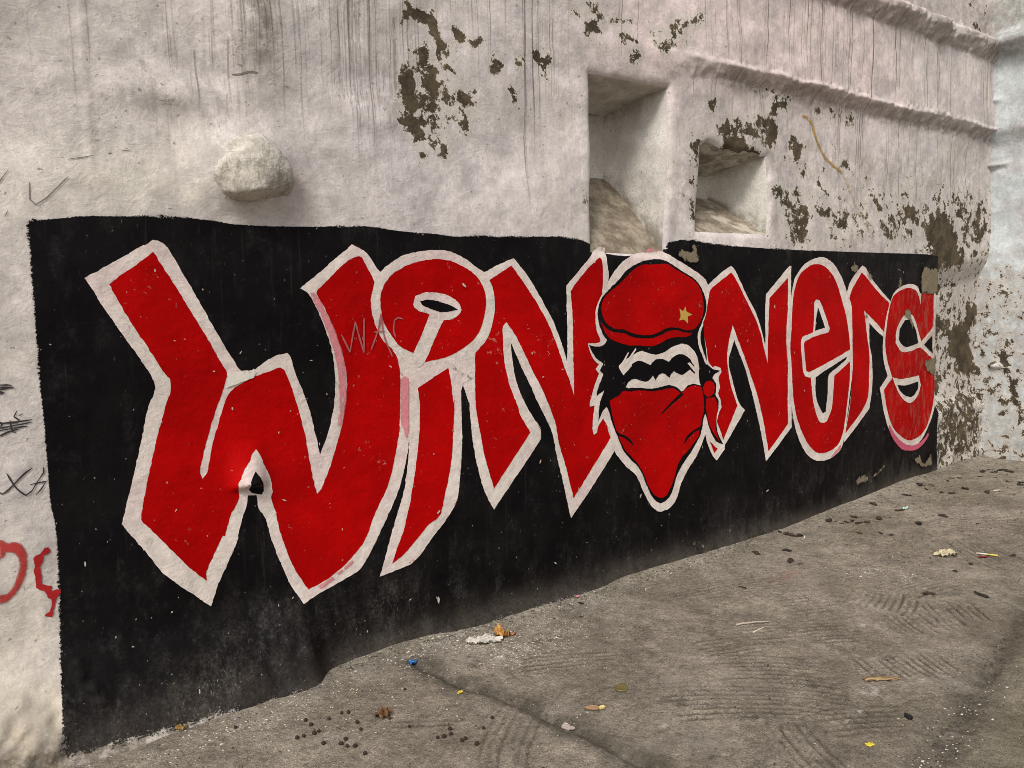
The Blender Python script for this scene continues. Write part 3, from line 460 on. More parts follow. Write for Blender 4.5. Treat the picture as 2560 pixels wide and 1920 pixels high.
def black_paint(name, panel=False):
    n = NT(name, 0.7, 0.07)
    c = n.mix(n.step(n.noise(3, 4, 0.6), 0.4, 0.7), (0.0030, 0.0022, 0.0028), (0.0058, 0.0046, 0.0052))
    v = n.noise(1, 3, 0.6, n.vec(60, 60, 1.4)); c = n.mix(n.mth('MULTIPLY', n.step(v, 0.60, 0.78), 0.22), c, (0.05, 0.042, 0.04))
    sp = n.step(n.noise(62, 2, 0.5), 0.765, 0.80); c = n.mix(n.mth('MULTIPLY', sp, 0.45), c, (0.26, 0.24, 0.22))
    sp2 = n.step(n.noise(1, 1, 0.4, n.vec(90, 90, 55, (9, 2, 4))), 0.785, 0.81); c = n.mix(n.mth('MULTIPLY', sp2, 0.6), c, (0.45, 0.42, 0.38))
    if panel:
        du = n.attr('dust')
        g1 = n.step(n.noise(2.2, 5, 0.7), 0.36, 0.74); g2 = n.noise(1, 5, 0.72, n.vec(16, 16, 6))
        c = n.mix(n.mth('MULTIPLY', n.mth('MULTIPLY', n.mth('MULTIPLY', du, g1), n.step(g2, 0.30, 0.80)), n.mth('MULTIPLY', n.step(n.noise(80, 6, 0.8), 0.30, 0.68), 0.9)), c, (0.125, 0.110, 0.094))
        s3 = n.step(n.mth('ADD', n.noise(1, 5, 0.75, n.vec(130, 130, 60)), n.mth('MULTIPLY', g1, 0.12)), 0.66, 0.78)
        c = n.mix(n.mth('MULTIPLY', s3, n.mth('MULTIPLY', n.mth('MULTIPLY', du, du), 0.75)), c, (0.22, 0.195, 0.165))
        ft = n.mth('MULTIPLY', n.mth('MULTIPLY', n.attr('foot'), n.step(n.noise(4, 6, 0.75), 0.18, 0.62)), n.step(n.noise(90, 6, 0.8), 0.22, 0.62)); c = n.mix(n.mth('MULTIPLY', ft, 0.5), c, (0.105, 0.088, 0.070))
        bl = n.mth('MULTIPLY', n.step(n.noise(1, 6, 0.75, n.vec(9, 9, 5)), 0.50, 0.72), n.mth('MULTIPLY_ADD', du, 0.9, 0.22)); bl = n.mth('MULTIPLY', bl, n.step(n.noise(70, 5, 0.8), 0.36, 0.66)); c = n.mix(n.mth('MULTIPLY', bl, 0.75), c, (0.085, 0.082, 0.080))
        hs_ = n.step(n.noise(1, 3, 0.7, n.vec(130, 130, 26, (5, 1, 9))), 0.66, 0.76); c = n.mix(n.mth('MULTIPLY', n.mth('MULTIPLY', hs_, n.step(n.noise(3, 4, 0.7), 0.46, 0.62)), 0.5), c, (0.20, 0.185, 0.17))
        # ragged brush edge, chips that show the plaster behind
        e = n.attr('edge')
        br = n.noise(1, 4, 0.7, n.vec(22, 22, 110)); br2 = n.noise(150, 4, 0.75)
        sx_ = n.t.nodes.new('ShaderNodeSeparateXYZ'); n.L(n.pos, sx_.inputs[0]); low = n.step(sx_.outputs[2], 0.16, 0.06); rag = n.mth('ADD', n.mth('MULTIPLY', n.step(n.noise(1.8, 2), 0.46, 0.62), 0.026), n.mth('MULTIPLY_ADD', low, 0.06, 0.008))
        x = n.mth('ADD', e, n.mth('MULTIPLY', n.mth('SUBTRACT', br, 0.5), rag)); x = n.mth('ADD', x, n.mth('MULTIPLY', n.mth('SUBTRACT', br2, 0.5), n.mth('MULTIPLY', rag, 1.2)))
        n.alpha(n.step(x, -0.0015, 0.0015))
    n.color(c).rough(n.mth('MULTIPLY_ADD', n.noise(20, 3), 0.3, 0.45)); return n.trowel(0.55).m
def smear_paint(name, col, soft=0.012, lo=0.35, hi=0.6, stretch=(40, 40, 40)):
    n = NT(name, 0.75, 0.2)
    e = n.attr('edge'); s_ = n.noise(1, 4, 0.65, n.vec(*stretch))
    c = n.val(n.noise(40, 4), 0.4, col)
    n.color(c).trowel(0.8)
    return n.alpha(n.mth('MULTIPLY', n.step(e, -0.001, soft), n.step(s_, lo, hi))).m
def flat_paint(name, col, rough=0.8, var=0.3):
    n = NT(name, rough, 0.2); c = n.val(n.noise(35, 5, 0.65), var, col); c = n.val(n.noise(160, 3), var*0.7, c)
    return n.color(c).trowel(0.7).m
def bare_render():
    n = NT('bare_render', 0.95, 0.1)
    c = n.val(n.noise(9, 5, 0.65), 0.9, (0.165, 0.135, 0.092)); c = n.val(n.noise(70, 4, 0.7), 0.6, c)
    e = n.attr('edge'); x = n.mth('ADD', e, n.mth('MULTIPLY_ADD', n.noise(45, 6, 0.78), 0.10, -0.054)); n.alpha(n.step(x, -0.0008, 0.0008))
    return n.color(c).trowel(1.0).m

# ---------------------------------------------------------------- the painted wall
def axis(a, b, step, lines=(), fine=()):
    x = np.arange(a, b+step*0.5, step)
    for (u, v, st) in fine: x = np.concatenate([x[(x < u-st*0.5) | (x > v+st*0.5)], np.arange(u, v+st*0.25, st)])
    for l in lines: x = x[np.abs(x-l) > step*0.45]
    return np.unique(np.round(np.concatenate([x, np.array(lines, float)]), 5))
STEP = 0.0125
sx = axis(-1.4, 7.45, STEP, [v for n in NICHES for v in n[:2]], [(0.78, 1.0, 0.007)])
sz = axis(-0.12, 4.4, STEP, [v for n in NICHES for v in n[2:4]], [(0.80, 1.05, 0.007), (2.76, 2.94, 0.006), (3.40, 3.66, 0.0075)])
SS, ZZ = np.meshgrid(sx, sz, indexing='ij')
HH = hfun(SS, ZZ)
WS, WZ = warp(SS, ZZ)
def gauss(s, z, s0, z0, a, b): return np.exp(-((s-s0)/a)**2-((z-z0)/b)**2)
def wall_attrs(S, Z):
    t = np.empty(S.shape+(3,)); t[...] = (0.545, 0.495, 0.462)
    def blend(m, c):
        m = np.clip(m, 0, 1)[..., None]; t[...] = t*(1-m)+np.array(c)*m
    wob = 0.12*vnoise(S*2, Z*2, 51)
    blend(0.75*sm(1.2, 2.0, S+wob), (0.555, 0.500, 0.485))
    blend(0.5*gauss(S, Z, 1.5, 2.3, 0.5, 0.5), (0.47, 0.43, 0.44))
    blend(0.8*sm(2.3, 3.2, S+wob*2)*sm(2.45, 2.9, Z+wob), (0.59, 0.480, 0.465))
    blend(0.55*sm(3.2, 3.9, S+wob)*(1-sm(2.6, 2.95, Z)), (0.570, 0.500, 0.490))
    blend(0.65*sm(5.0, 6.2, S+wob), (0.48, 0.455, 0.44))
    blend(0.5*gauss(S, Z, 0.45, 2.0, 0.28, 0.16)+0.5*gauss(S, Z, 0.65, 1.98, 0.15, 0.08), (0.56, 0.52, 0.44))
    blend(0.4*gauss(S, Z, 1.12, 1.97, 0.06, 0.10), (0.58, 0.42, 0.40))
    blend(0.55*(1-sm(0.15, 0.30, S))*(1-sm(0.5, 1.0, Z)), (0.53, 0.47, 0.385))
    blend(0.85*(1-sm(0.12, 0.24, S+0.3*wob))*(1-sm(0.08, 0.34, Z+0.5*wob)), (0.37, 0.31, 0.215))
    peel = np.zeros(S.shape)
    for st, poly in PEEL.values():
        P = np.array(poly)/1000.0; a, b = P.min(0)-0.12, P.max(0)+0.12
        m = (S > a[0]) & (S < b[0]) & (Z > a[1]) & (Z < b[1])
        if not m.any(): continue
        sdv = poly_sd(S[m], Z[m], P)
        if st > 0.63: val = st*np.clip(0.48+sdv/(0.06+0.022*max(0, P[:, 0].mean()-1)), 0, 1)*1.05
        else: val = st*np.clip(0.55+sdv/0.14, 0, 1)
        peel[m] = np.maximum(peel[m], val)
    peel = np.maximum(peel, 0.42*sm(5.6, 6.2, S)*(1-sm(2.2, 2.6, Z)))
    peel = np.maximum(peel, 0.50*sm(6.3, 6.5, S)*(1-sm(1.4, 2.1, Z)))
    peel = np.maximum(peel, 0.36*sm(3.9, 4.4, S)*(1-sm(2.3, 2.7, Z))*sm(1.8, 1.95, Z))
    streak = 0.25*sm(1.95, 2.2, Z)*sm(0.35, 0.6, S)
    streak = np.maximum(streak, 1.0*sm(1.05, 1.3, S)*(1-sm(1.75, 2.0, S))*sm(2.1, 2.45, Z))
    streak = np.maximum(streak, 0.85*gauss(S, Z, 0.93, 2.45, 0.13, 0.35))
    streak = np.maximum(streak, 0.55*gauss(S, Z, 0.72, 2.3, 0.12, 0.3))
    streak = np.maximum(streak, 0.5*sm(1.9, 2.2, S)*(1-sm(2.6, 2.9, S))*sm(2.3, 2.7, Z))
    streak = np.maximum(streak, 0.85*sm(3.2, 3.8, S)*sm(2.86, 2.95, Z)*(1-sm(3.44, 3.5, Z)))
    streak = np.maximum(streak, 0.7*sm(3.3, 4.0, S)*sm(2.2, 2.5, Z)*(1-sm(2.85, 2.9, Z)))
    streak = np.maximum(streak, 0.7*sm(5.0, 6.0, S)*sm(1.5, 2.2, Z)*(1-sm(2.85, 2.9, Z)))
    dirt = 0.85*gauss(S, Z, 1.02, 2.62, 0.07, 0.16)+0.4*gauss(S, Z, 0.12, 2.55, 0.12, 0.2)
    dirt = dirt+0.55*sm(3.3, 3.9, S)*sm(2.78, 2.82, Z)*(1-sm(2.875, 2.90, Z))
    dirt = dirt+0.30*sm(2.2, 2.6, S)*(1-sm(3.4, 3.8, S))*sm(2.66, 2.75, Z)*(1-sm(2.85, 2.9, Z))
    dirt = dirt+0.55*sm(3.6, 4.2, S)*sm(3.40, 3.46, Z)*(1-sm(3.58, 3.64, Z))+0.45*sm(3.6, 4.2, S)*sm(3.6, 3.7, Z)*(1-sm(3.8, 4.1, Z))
    dirt = dirt+0.45*(1-sm(0.2, 0.4, S))*(1-sm(0.03, 0.22, Z))+0.75*sm(6.35, 6.5, S)*(1-sm(0.45, 0.72, Z))
    dirt = dirt+0.65*sm(6.3, 6.45, S)*gauss(S, Z, 6.6, 1.78, 0.25, 0.12)
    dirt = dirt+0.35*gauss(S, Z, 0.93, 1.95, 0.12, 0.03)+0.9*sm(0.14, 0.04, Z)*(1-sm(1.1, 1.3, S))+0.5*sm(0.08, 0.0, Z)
    smudge = 0.8*gauss(S, Z, 0.75, 2.35, 0.2, 0.22)+0.7*sm(3.9, 4.3, S)*(1-sm(2.45, 2.75, Z))+0.5*sm(3.3, 3.6, S)*gauss(S, Z, 3.9, 2.5, 0.5, 0.15)+0.5*gauss(S, Z, 1.7, 2.25, 0.2, 0.35)+0.15
    return t, np.clip(peel, 0, 1.3), np.clip(streak, 0, 1), np.clip(dirt, 0, 1), np.clip(smudge, 0, 1)
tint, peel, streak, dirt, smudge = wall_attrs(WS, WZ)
nx, nz = SS.shape
cs, cz = 0.5*(sx[1:]+sx[:-1])[:, None], 0.5*(sz[1:]+sz[:-1])[None, :]
keep = np.ones((nx-1, nz-1), bool)
for (s0, s1, z0, z1, dd, zs) in NICHES: keep &= ~((cs > s0) & (cs < s1) & (cz > z0) & (cz < z1))
V = np.stack([WS, -HH, WZ], -1).reshape(-1, 3)
F = grid_faces(nx, nz, keep)
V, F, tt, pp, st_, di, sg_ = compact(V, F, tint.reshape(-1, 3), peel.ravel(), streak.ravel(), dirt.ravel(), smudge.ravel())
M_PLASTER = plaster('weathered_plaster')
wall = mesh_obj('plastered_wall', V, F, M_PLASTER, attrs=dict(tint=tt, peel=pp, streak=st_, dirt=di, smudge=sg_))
tag(wall, 'long cream and pink plastered wall with peeling paint, ledges and two niches', 'wall')
# its thickness, seen only from above or behind
cap = mesh_obj('wall_core', [(-1.4, 0.03, -0.1), (7.9, 0.03, -0.1), (7.9, 0.75, -0.1), (-1.4, 0.75, -0.1), (-1.4, 0.03, 4.4), (7.9, 0.03, 4.4), (7.9, 0.75, 4.4), (-1.4, 0.75, 4.4)],
               [(4, 5, 6, 7), (2, 3, 7, 6), (0, 4, 7, 3), (1, 2, 6, 5)], flat_paint('raw_masonry', (0.30, 0.26, 0.22)), wall, smooth=False)

M_SILL = None
def niche(k, label):
    s0, s1, z0, z1, D, zs = NICHES[k]
    n = NT('niche_plaster_%d' % k, 0.92, 0.15)
    ncol = (0.67, 0.635, 0.59) if k == 0 else (0.72, 0.69, 0.63)
    c = n.val(n.noise(2.2, 4), 0.25, ncol); c = n.val(n.noise(12, 5, 0.65), 0.35, c); c = n.val(n.noise(80, 4, 0.7), 0.25, c)
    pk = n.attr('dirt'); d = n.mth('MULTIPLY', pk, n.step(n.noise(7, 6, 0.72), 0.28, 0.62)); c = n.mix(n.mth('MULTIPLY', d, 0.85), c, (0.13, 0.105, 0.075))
    gm = n.mth('MULTIPLY', n.attr('moss'), n.step(n.noise(9, 6, 0.75), 0.42, 0.62)); c = n.mix(n.mth('MULTIPLY', gm, 0.6), c, (0.18, 0.19, 0.14))
    c = n.mix(n.mth('MULTIPLY', n.step(n.noise(60, 2), 0.69, 0.73), 0.7), c, (0.12, 0.10, 0.08)); c = n.val(n.noise(140, 3, 0.7), 1.0, c)
    n.color(c).trowel(1.0)
    def ring(t, part):
        """points across one face of the recess at depth fraction t"""
        a0, a1 = s0+0.035*t, s1-0.015*t-0.05*t**6; b0, b1 = z0+(zs-z0)*t, z1-0.04*t-0.03*t**5
        u = np.linspace(0, 1, 26)
        if part == 'sill': x, z = a0+(a1-a0)*u, np.full(26, b0)
        elif part == 'right': x, z = np.full(26, a1), b0+(b1-b0)*u
        elif part == 'top': x, z = a1+(a0-a1)*u, np.full(26, b1)
        else: x, z = np.full(26, a0), b1+(b0-b1)*u
        lip = hfun(x, z)
        wx, wz = warp(x, z)
        y = -lip*(1-t) + D*t
        wav = 0.006*vnoise(x*9+y*7, z*9, 61+k)*min(1, t*6)
        return wx+wav, y, wz+wav
    T_ = np.concatenate([[0, 0.02, 0.05], np.linspace(0.1, 1, 22)])
    root = None
    def strip(name, parts, mat, parent):
        vs_, fs_, at, mo = [], [], [], []
        for part in parts:
            b0 = len(vs_)
            for t in T_:
                x, y, z = ring(t, part)
                for i in range(26):
                    vs_.append((x[i], y[i], z[i]))
                    fr = i/25
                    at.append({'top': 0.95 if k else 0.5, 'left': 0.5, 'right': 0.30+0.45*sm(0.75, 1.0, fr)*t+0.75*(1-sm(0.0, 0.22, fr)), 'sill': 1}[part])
                    mo.append({'right': (1-sm(0.1, 0.5, fr))*sm(0.9, 0.2, t), 'sill': 0.6}.get(part, 0.15))
            for a in range(len(T_)-1):
                for i in range(25):
                    q = b0+a*26+i; fs_.append((q, q+1, q+27, q+26))
        if 'back' in parts or name == 'niche':
            b0 = len(vs_)
            xr, yr, zr = ring(1.0, 'right'); xl, yl, zl = ring(1.0, 'left'); xl, yl, zl = xl[::-1], yl[::-1], zl[::-1]
            for u in np.linspace(0, 1, 14):
                for i in range(26):
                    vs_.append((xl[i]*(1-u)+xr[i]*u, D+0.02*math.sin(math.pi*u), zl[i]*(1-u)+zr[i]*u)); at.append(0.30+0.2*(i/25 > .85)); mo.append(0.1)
            for a in range(13):
                for i in range(25):
                    q = b0+a*26+i; fs_.append((q, q+1, q+27, q+26))
        o = mesh_obj(name, vs_, fs_, mat, parent, attrs=dict(dirt=np.array(at), moss=np.array(mo)))
        return o
    root = strip('niche', ['right', 'top', 'left'], n.m, wall); root['label'] = label
    sl = NT('sill_%d' % k, 0.95, 0.1)
    c = sl.mix(sl.step(sl.noise(6, 6, 0.75, sl.vec(1, 1, 1)), 0.40, 0.64), (0.155, 0.124, 0.090), (0.34, 0.288, 0.222))
    if k: c = sl.mix(sl.mth('MULTIPLY', sl.step(sl.noise(5, 3, 0.5), 0.52, 0.60), 0.8), c, (0.50, 0.455, 0.37))
    c = sl.val(sl.noise(50, 5, 0.75), 0.8, c); sl.color(c).trowel(1.4)
    strip('sill', ['sill'], sl.m, root)
    return root
niche(0, 'tall niche with a steep brown sill'); niche(1, 'small square niche with a broken brown head')

# stone left standing out of the plaster
def stone():
    bm = bmesh.new(); bmesh.ops.create_icosphere(bm, subdivisions=5, radius=1.0)
    C = Vector((0.955, -0.035, 2.066)); rf = random.Random(4)
    FAC = [(Vector((rf.uniform(-1, 1), rf.uniform(-1.2, 0.1), rf.uniform(-.8, 1))).normalized(), rf.uniform(0.80, 0.93)) for i in range(11)]
    for v in bm.verts:
        p = v.co.copy()
        x, y, z = p
        r = 1+0.07*float(vnoise(x*1.7+4, z*1.9+y*1.3, 71))+0.022*float(vnoise(x*4, z*4+y*3, 72))+0.014*float(vnoise(x*11, z*11+y*7, 73))
        for dv, of in FAC:
            k_ = p.dot(dv)-of
            if k_ > 0: p = p-dv*k_*0.75
        x, y, z = p
        # flatter facets, an undercut below, a soft fillet to the left
        cut = max(0, (-z-0.55)); facet = max(0, 0.55*x-0.62*z-0.45*y-0.62)
        p = p*r; p.z += cut*0.40; p -= Vector((0.55, -0.45, -0.62))*facet*0.55
        p = Vector((p.x*0.170, p.y*0.128, p.z*0.148))
        if p.x < -0.02: p.z *= 1-1.2*(-0.02-p.x)
        p.z += 0.012*math.cos(x*2.4)-0.006
        v.co = C + p
    me = bpy.data.meshes.new('protruding_stone'); bm.to_mesh(me); bm.free()
    me.polygons.foreach_set('use_smooth', np.ones(len(me.polygons), bool))
    n = NT('stone_limewash', 0.93, 0.12)
    c = n.mix(n.step(n.noise(9, 5, 0.65), 0.35, 0.65), (0.41, 0.375, 0.325), (0.55, 0.515, 0.455))
    c = n.mix(n.mth('MULTIPLY', n.step(n.noise(1, 5, 0.7, n.vec(60, 60, 14)), 0.50, 0.66), 0.55), c, (0.22, 0.185, 0.13))
    cr = n.voro(1, 'DISTANCE_TO_EDGE', n.vec(14, 14, 14)); 
    c = n.mix(n.mth('MULTIPLY', n.mth('MULTIPLY', n.step(cr, 0.02, 0.0), n.step(n.noise(5, 2), 0.48, 0.56)), 0.6), c, (0.12, 0.10, 0.075))
    c = n.mix(n.mth('MULTIPLY', n.step(n.noise(7, 6, 0.75, n.vec(1, 1, 1, (2, 5, 1))), 0.48, 0.62), 0.6), c, (0.215, 0.188, 0.150)); c = n.val(n.noise(60, 6, 0.8), 1.5, c); n.color(c).trowel(1.6)
    me.materials.append(n.m)
    o = bpy.data.objects.new('protruding_stone', me); COL.objects.link(o); o.parent = wall
    o['label'] = 'pale rounded stone bulging out of the plaster'
stone()

# ---------------------------------------------------------------- the wall that returns on the right
ry = axis(-3.2, 0.15, 0.02, fine=[(-0.7, 0.15, 0.0125)]); rz = axis(-0.1, 4.4, 0.0125)
RY, RZ = np.meshgrid(ry, rz, indexing='ij')
rh = 0.02*vnoise(RY*1.3+2, RZ*1.2, 81)+0.009*vnoise(RY*4, RZ*4, 82)+0.003*vnoise(RY*13, RZ*13, 83)
zz = RZ+0.02*vnoise(RY*2.5, 0.5, 84)
rh = rh+0.07*sm(2.74, 2.90, zz)+0.14*(1+0.25*vnoise(RY*12, RZ*9, 85))*sm(3.44, 3.54, zz)*(1-sm(3.56, 3.66, zz))-0.05*sm(3.6, 3.7, zz)
rh = rh+0.05*np.exp(-((RZ-2.62+0.05*RY)/0.02)**2)*sm(-0.20, -0.02, RY)+0.04*np.exp(-((RZ-3.13)/0.016)**2)*sm(-0.16, -0.02, RY)
rh = rh+0.045*np.exp(-((RZ-0.93)/0.022)**2)*sm(-0.22, -0.08, RY)*(1-sm(-0.08, -0.02, RY))+0.05*np.exp(-RZ/0.06)
RX = 7.30-0.055*RZ-rh
rt = np.empty(RX.shape+(3,)); rt[...] = (0.52, 0.555, 0.56)
m = sm(3.5, 3.9, RZ+0.1*vnoise(RY*3, RZ*3, 86))[..., None]*0.5; rt = rt*(1-m)+np.array((0.46, 0.46, 0.41))*m
rp = np.zeros(RX.shape)
for st, poly in PEEL_RET.values():
    P = np.array(poly)/1000.0; sdv = poly_sd(RY.ravel(), RZ.ravel(), P).reshape(RY.shape)
    rp = np.maximum(rp, st*np.clip(0.5+sdv/0.16, 0, 1)*(1.05 if st > 0.63 else 1))
rp = np.maximum(rp, 0.40*(1-sm(1.6, 2.0, RZ)))
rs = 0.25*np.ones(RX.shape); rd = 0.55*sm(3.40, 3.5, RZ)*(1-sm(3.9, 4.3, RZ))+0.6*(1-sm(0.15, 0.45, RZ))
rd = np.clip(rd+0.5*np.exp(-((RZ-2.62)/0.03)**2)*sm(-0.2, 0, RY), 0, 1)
V = np.stack([RX, RY, RZ], -1).reshape(-1, 3)
ret = mesh_obj('return_wall', V, grid_faces(*RX.shape)[:, ::-1], M_PLASTER, attrs=dict(tint=rt.reshape(-1, 3), peel=rp.ravel(), streak=rs.ravel(), dirt=rd.ravel(), smudge=(0.25+0.5*(1-sm(1.5, 2.0, RZ))).ravel()))
tag(ret, 'pale blue-grey plaster wall turning the corner at the right edge', 'wall')
mesh_obj('wall_core', [(7.45, -3.2, -0.1), (7.9, -3.2, -0.1), (7.9, 0.03, -0.1), (7.45, 0.03, -0.1), (7.45, -3.2, 4.4), (7.9, -3.2, 4.4), (7.9, 0.03, 4.4), (7.45, 0.03, 4.4)],
         [(4, 5, 6, 7), (0, 1, 5, 4), (1, 2, 6, 5)], bpy.data.materials['raw_masonry'], ret, smooth=False)

# ---------------------------------------------------------------- ground: concrete combed while wet
gx = np.unique(np.round(np.concatenate([-np.geomspace(0.3, 30, 24)[::-1]-0.3, np.arange(-0.6, 1.9, 0.0125), np.arange(1.9, 4.7, 0.0085), np.arange(4.7, 7.4, 0.0125), 7.4+np.geomspace(0.02, 30, 20)]), 4))
gy = np.unique(np.round(np.concatenate([-np.geomspace(0.02, 30, 30)[::-1]-2.35, np.arange(-2.36, 0.05, 0.0085), [0.1, 0.2, 0.4]]), 4))
GX, GY = np.meshgrid(gx, gy, indexing='ij')
rng = np.random.RandomState(5)
groove = np.zeros(GX.shape); cover = np.zeros(GX.shape)
# x, y, half length, half width, angle, bend
swaths = [(3.19, -1.12, .17, .16, -30, .5), (2.88, -0.88, .26, .11, -27, .3), (3.62, -1.30, .15, .17, 58, .2), (3.13, -1.50, .15, .22, 60, .3), (3.71, -1.06, .16, .20, 18, -.5), (3.42, -0.86, .18, .12, -28, .4),
          (2.69, -1.17, .30, .15, -45, .5), (2.50, -1.38, .28, .13, -50, .4), (3.86, -1.35, .16, .15, 48, .2), (4.10, -1.09, .22, .14, -12, .3), (2.69, -0.90, .20, .10, -20, .2), (2.30, -1.20, .30, .14, -38, .4),
          (1.55, -0.85, .30, .10, 40, .5), (2.25, -1.60, .26, .12, 62, .3), (2.05, -0.55, .30, .10, -24, .4), (4.8, -1.1, .3, .16, 55, .3), (3.3, -0.45, .4, .12, -18, .2), (2.62, -1.62, .22, .11, -32, .3), (1.3, -0.6, .2, .09, -30, .4), (5.3, -0.8, .3, .16, -40, .3)]
for i, (x0, y0, a, b, ang, curv) in enumerate(swaths):
    an = math.radians(ang); u = (GX-x0)*math.cos(an)+(GY-y0)*math.sin(an); v = -(GX-x0)*math.sin(an)+(GY-y0)*math.cos(an)
    v = v + curv*u*u + 0.006*vnoise(u*5+i, v*4, 91+i % 7)
    k_ = np.floor(v/0.034); saw = v/0.034-k_
    ends = a*(0.75+0.45*vnoise(k_*3.7+i*5, 0.5, 46)); end2 = a*(0.75+0.45*vnoise(k_*3.1+i*9, 7.5, 47))
    w_ = (1-sm(0.80, 1.0, u/np.maximum(ends, .02)))*(1-sm(0.80, 1.0, -u/np.maximum(end2, .02)))*(1-sm(0.85, 1.0, np.abs(v)/b))
    w_ = w_*np.clip(0.75+0.6*vnoise(u*7, k_*2.3+i, 48), 0, 1)
    prof = -np.exp(-((saw-0.5)/0.20)**2)+0.35*np.exp(-((np.abs(saw-0.5)-0.42)/0.12)**2)
    groove = groove*(1-w_)+prof*w_; cover = np.maximum(cover, w_)
groove *= np.clip(0.8+0.4*vnoise(GX*4.2, GY*4.2, 99), 0, 1.2)
near = sm(0.0, -0.22, GY)
d1, d2 = polydist(GX, GY, GUT1), polydist(GX, GY, GUT2)
g = gbase(GX, GY)+0.0080*groove*near*(1-sm(6.6, 7.2, GX))
g = g+0.0022*vnoise(GX*17, GY*17, 95)+0.0012*vnoise(GX*45, GY*45, 96)
g = g-0.020*np.exp(-((d1+0.008*vnoise(GX*14, GY*14, 45))/0.024)**2)*(1+0.5*vnoise(GX*9, GY*9, 97))-0.016*np.exp(-(d2/0.05)**2)*(1+0.8*vnoise(GX*22, GY*22, 98))
g = g+0.02*np.exp(-np.abs(GY+0.02)/0.05)*sm(1.2, 1.6, GX)+0.025*(1-sm(0.2, 0.6, GX))*sm(-0.5, -0.1, GY)*(0.6+0.8*vnoise(GX*7, GY*7, 94))
chalk = np.zeros(GX.shape)
for (x, y, a, b, k_) in [(2.80, -1.52, .10, .05, 1), (2.64, -1.56, .05, .025, 1), (2.545, -1.58, .03, .02, .9), (3.38, -1.152, .05, .03, .9), (3.22, -1.241, .06, .03, .7), (4.079, -.797, .22, .09, .75), (4.12, -.987, .14, .06, .8),
                       (1.9, -.36, .16, .10, .85), (2.17, -.34, .14, .10, .7), (1.69, -.08, .2, .07, .85), (1.85, -.2, .16, .06, .8), (2.0, -1.18, .03, .02, .9), (1.93, -1.5, .06, .04, .7), (0.75, -.26, .45, .07, .65), (1.35, -.12, .3, .06, .6),
                       (2.7, -.06, .8, .05, .45), (1.78, -1.36, .05, .05, .7), (2.5, -1.89, .15, .03, .6), (2.95, -1.81, .1, .03, .5)]:
    chalk = np.maximum(chalk, k_*np.exp(-((GX-x)/a)**2-((GY-y)/b)**2))
pinkg = np.exp(-((GX-3.6)/.07)**2-((GY+.54)/.03)**2)+np.exp(-((GX-3.74)/.04)**2-((GY+.53)/.03)**2)
wet = 1.2*np.exp(-((d1+0.02*vnoise(GX*8, GY*8, 44))/0.065)**2)+0.8*np.exp(-(d2/0.07)**2)+0.5*np.exp(-((GX-5.4)/.4)**2-((GY+1.05)/.1)**2)
moss = 0.8*sm(0.1, -0.25, GY-(-1.78+0.22*(GX-3.0)))*sm(2.2, 2.6, GX)+0.5*np.exp(-((GX-4.75)/.4)**2-((GY+.35)/.1)**2)+0.4*np.exp(-((GX-6.3)/.5)**2-((GY+.35)/.2)**2)
n = NT('combed_concrete', 0.92, 0.18)
c = n.mix(n.step(n.noise(1.6, 5, 0.6), 0.36, 0.66), (0.215, 0.185, 0.142), (0.305, 0.265, 0.212))
# trowel and broom marks: streaky grain whose direction changes from patch to patch
mk = n.t.nodes.new('ShaderNodeMapping'); mk.inputs['Rotation'].default_value = (0, 0, 0.5); n.L(n.pos, mk.inputs[0]); mk2 = n.t.nodes.new('ShaderNodeMapping'); mk2.inputs['Rotation'].default_value = (0, 0, -0.55); n.L(n.pos, mk2.inputs[0])
st1 = n.noise(1, 5, 0.72, n.vec(9, 70, 9, src=mk.outputs[0])); st2 = n.noise(1, 5, 0.72, n.vec(70, 10, 9, src=mk2.outputs[0]))
c = n.val(n.mix(n.step(n.noise(1.5, 2), 0.42, 0.58), st1, st2), 1.0, c)
c = n.val(n.noise(7, 6, 0.7), 1.6, c); c = n.val(n.noise(36, 7, 0.88), 2.9, c); c = n.val(n.noise(140, 4, 0.85), 2.6, c)
c = n.mix(n.mth('MULTIPLY', n.step(n.noise(5, 6, 0.75, n.vec(1, 1, 1, (3, 3, 0))), 0.54, 0.66), 0.45), c, (0.085, 0.075, 0.052)); c = n.mix(n.mth('MULTIPLY', n.step(n.noise(3, 6, 0.75, n.vec(1, 1, 1, (8, 1, 0))), 0.53, 0.68), 0.4), c, (0.26, 0.22, 0.185))
c = n.mix(n.mth('MULTIPLY', n.attr('moss'), 0.55), c, (0.135, 0.125, 0.065))
c = n.mix(n.mth('MULTIPLY', n.attr('wet'), n.mth('MULTIPLY', n.step(n.noise(10, 5, 0.7), 0.22, 0.55), 0.75)), c, (0.048, 0.044, 0.031))
c = n.mix(n.mth('MULTIPLY', n.attr('silt'), n.mth('MULTIPLY', n.step(n.noise(5, 5, 0.7), 0.26, 0.52), 0.9)), c, (0.072, 0.059, 0.042))  # groove shading put into the colour, as soft light barely shows the relief
ch = n.attr('chalk'); cz_ = n.step(n.mth('ADD', n.noise(24, 7, 0.82), n.mth('MULTIPLY', ch, 0.20)), 0.63, 0.76)
c = n.mix(n.mth('MULTIPLY', cz_, n.mth('MULTIPLY_ADD', ch, 0.8, 0.08)), c, (0.55, 0.52, 0.46))
c = n.mix(n.mth('MULTIPLY', n.attr('pink'), n.mth('MULTIPLY', n.step(n.noise(25, 5, 0.7), 0.4, 0.6), 0.5)), c, (0.40, 0.10, 0.09))
sp = n.step(n.noise(95, 2, 0.5), 0.70, 0.74); c = n.mix(n.mth('MULTIPLY', sp, 0.7), c, (0.50, 0.46, 0.39))
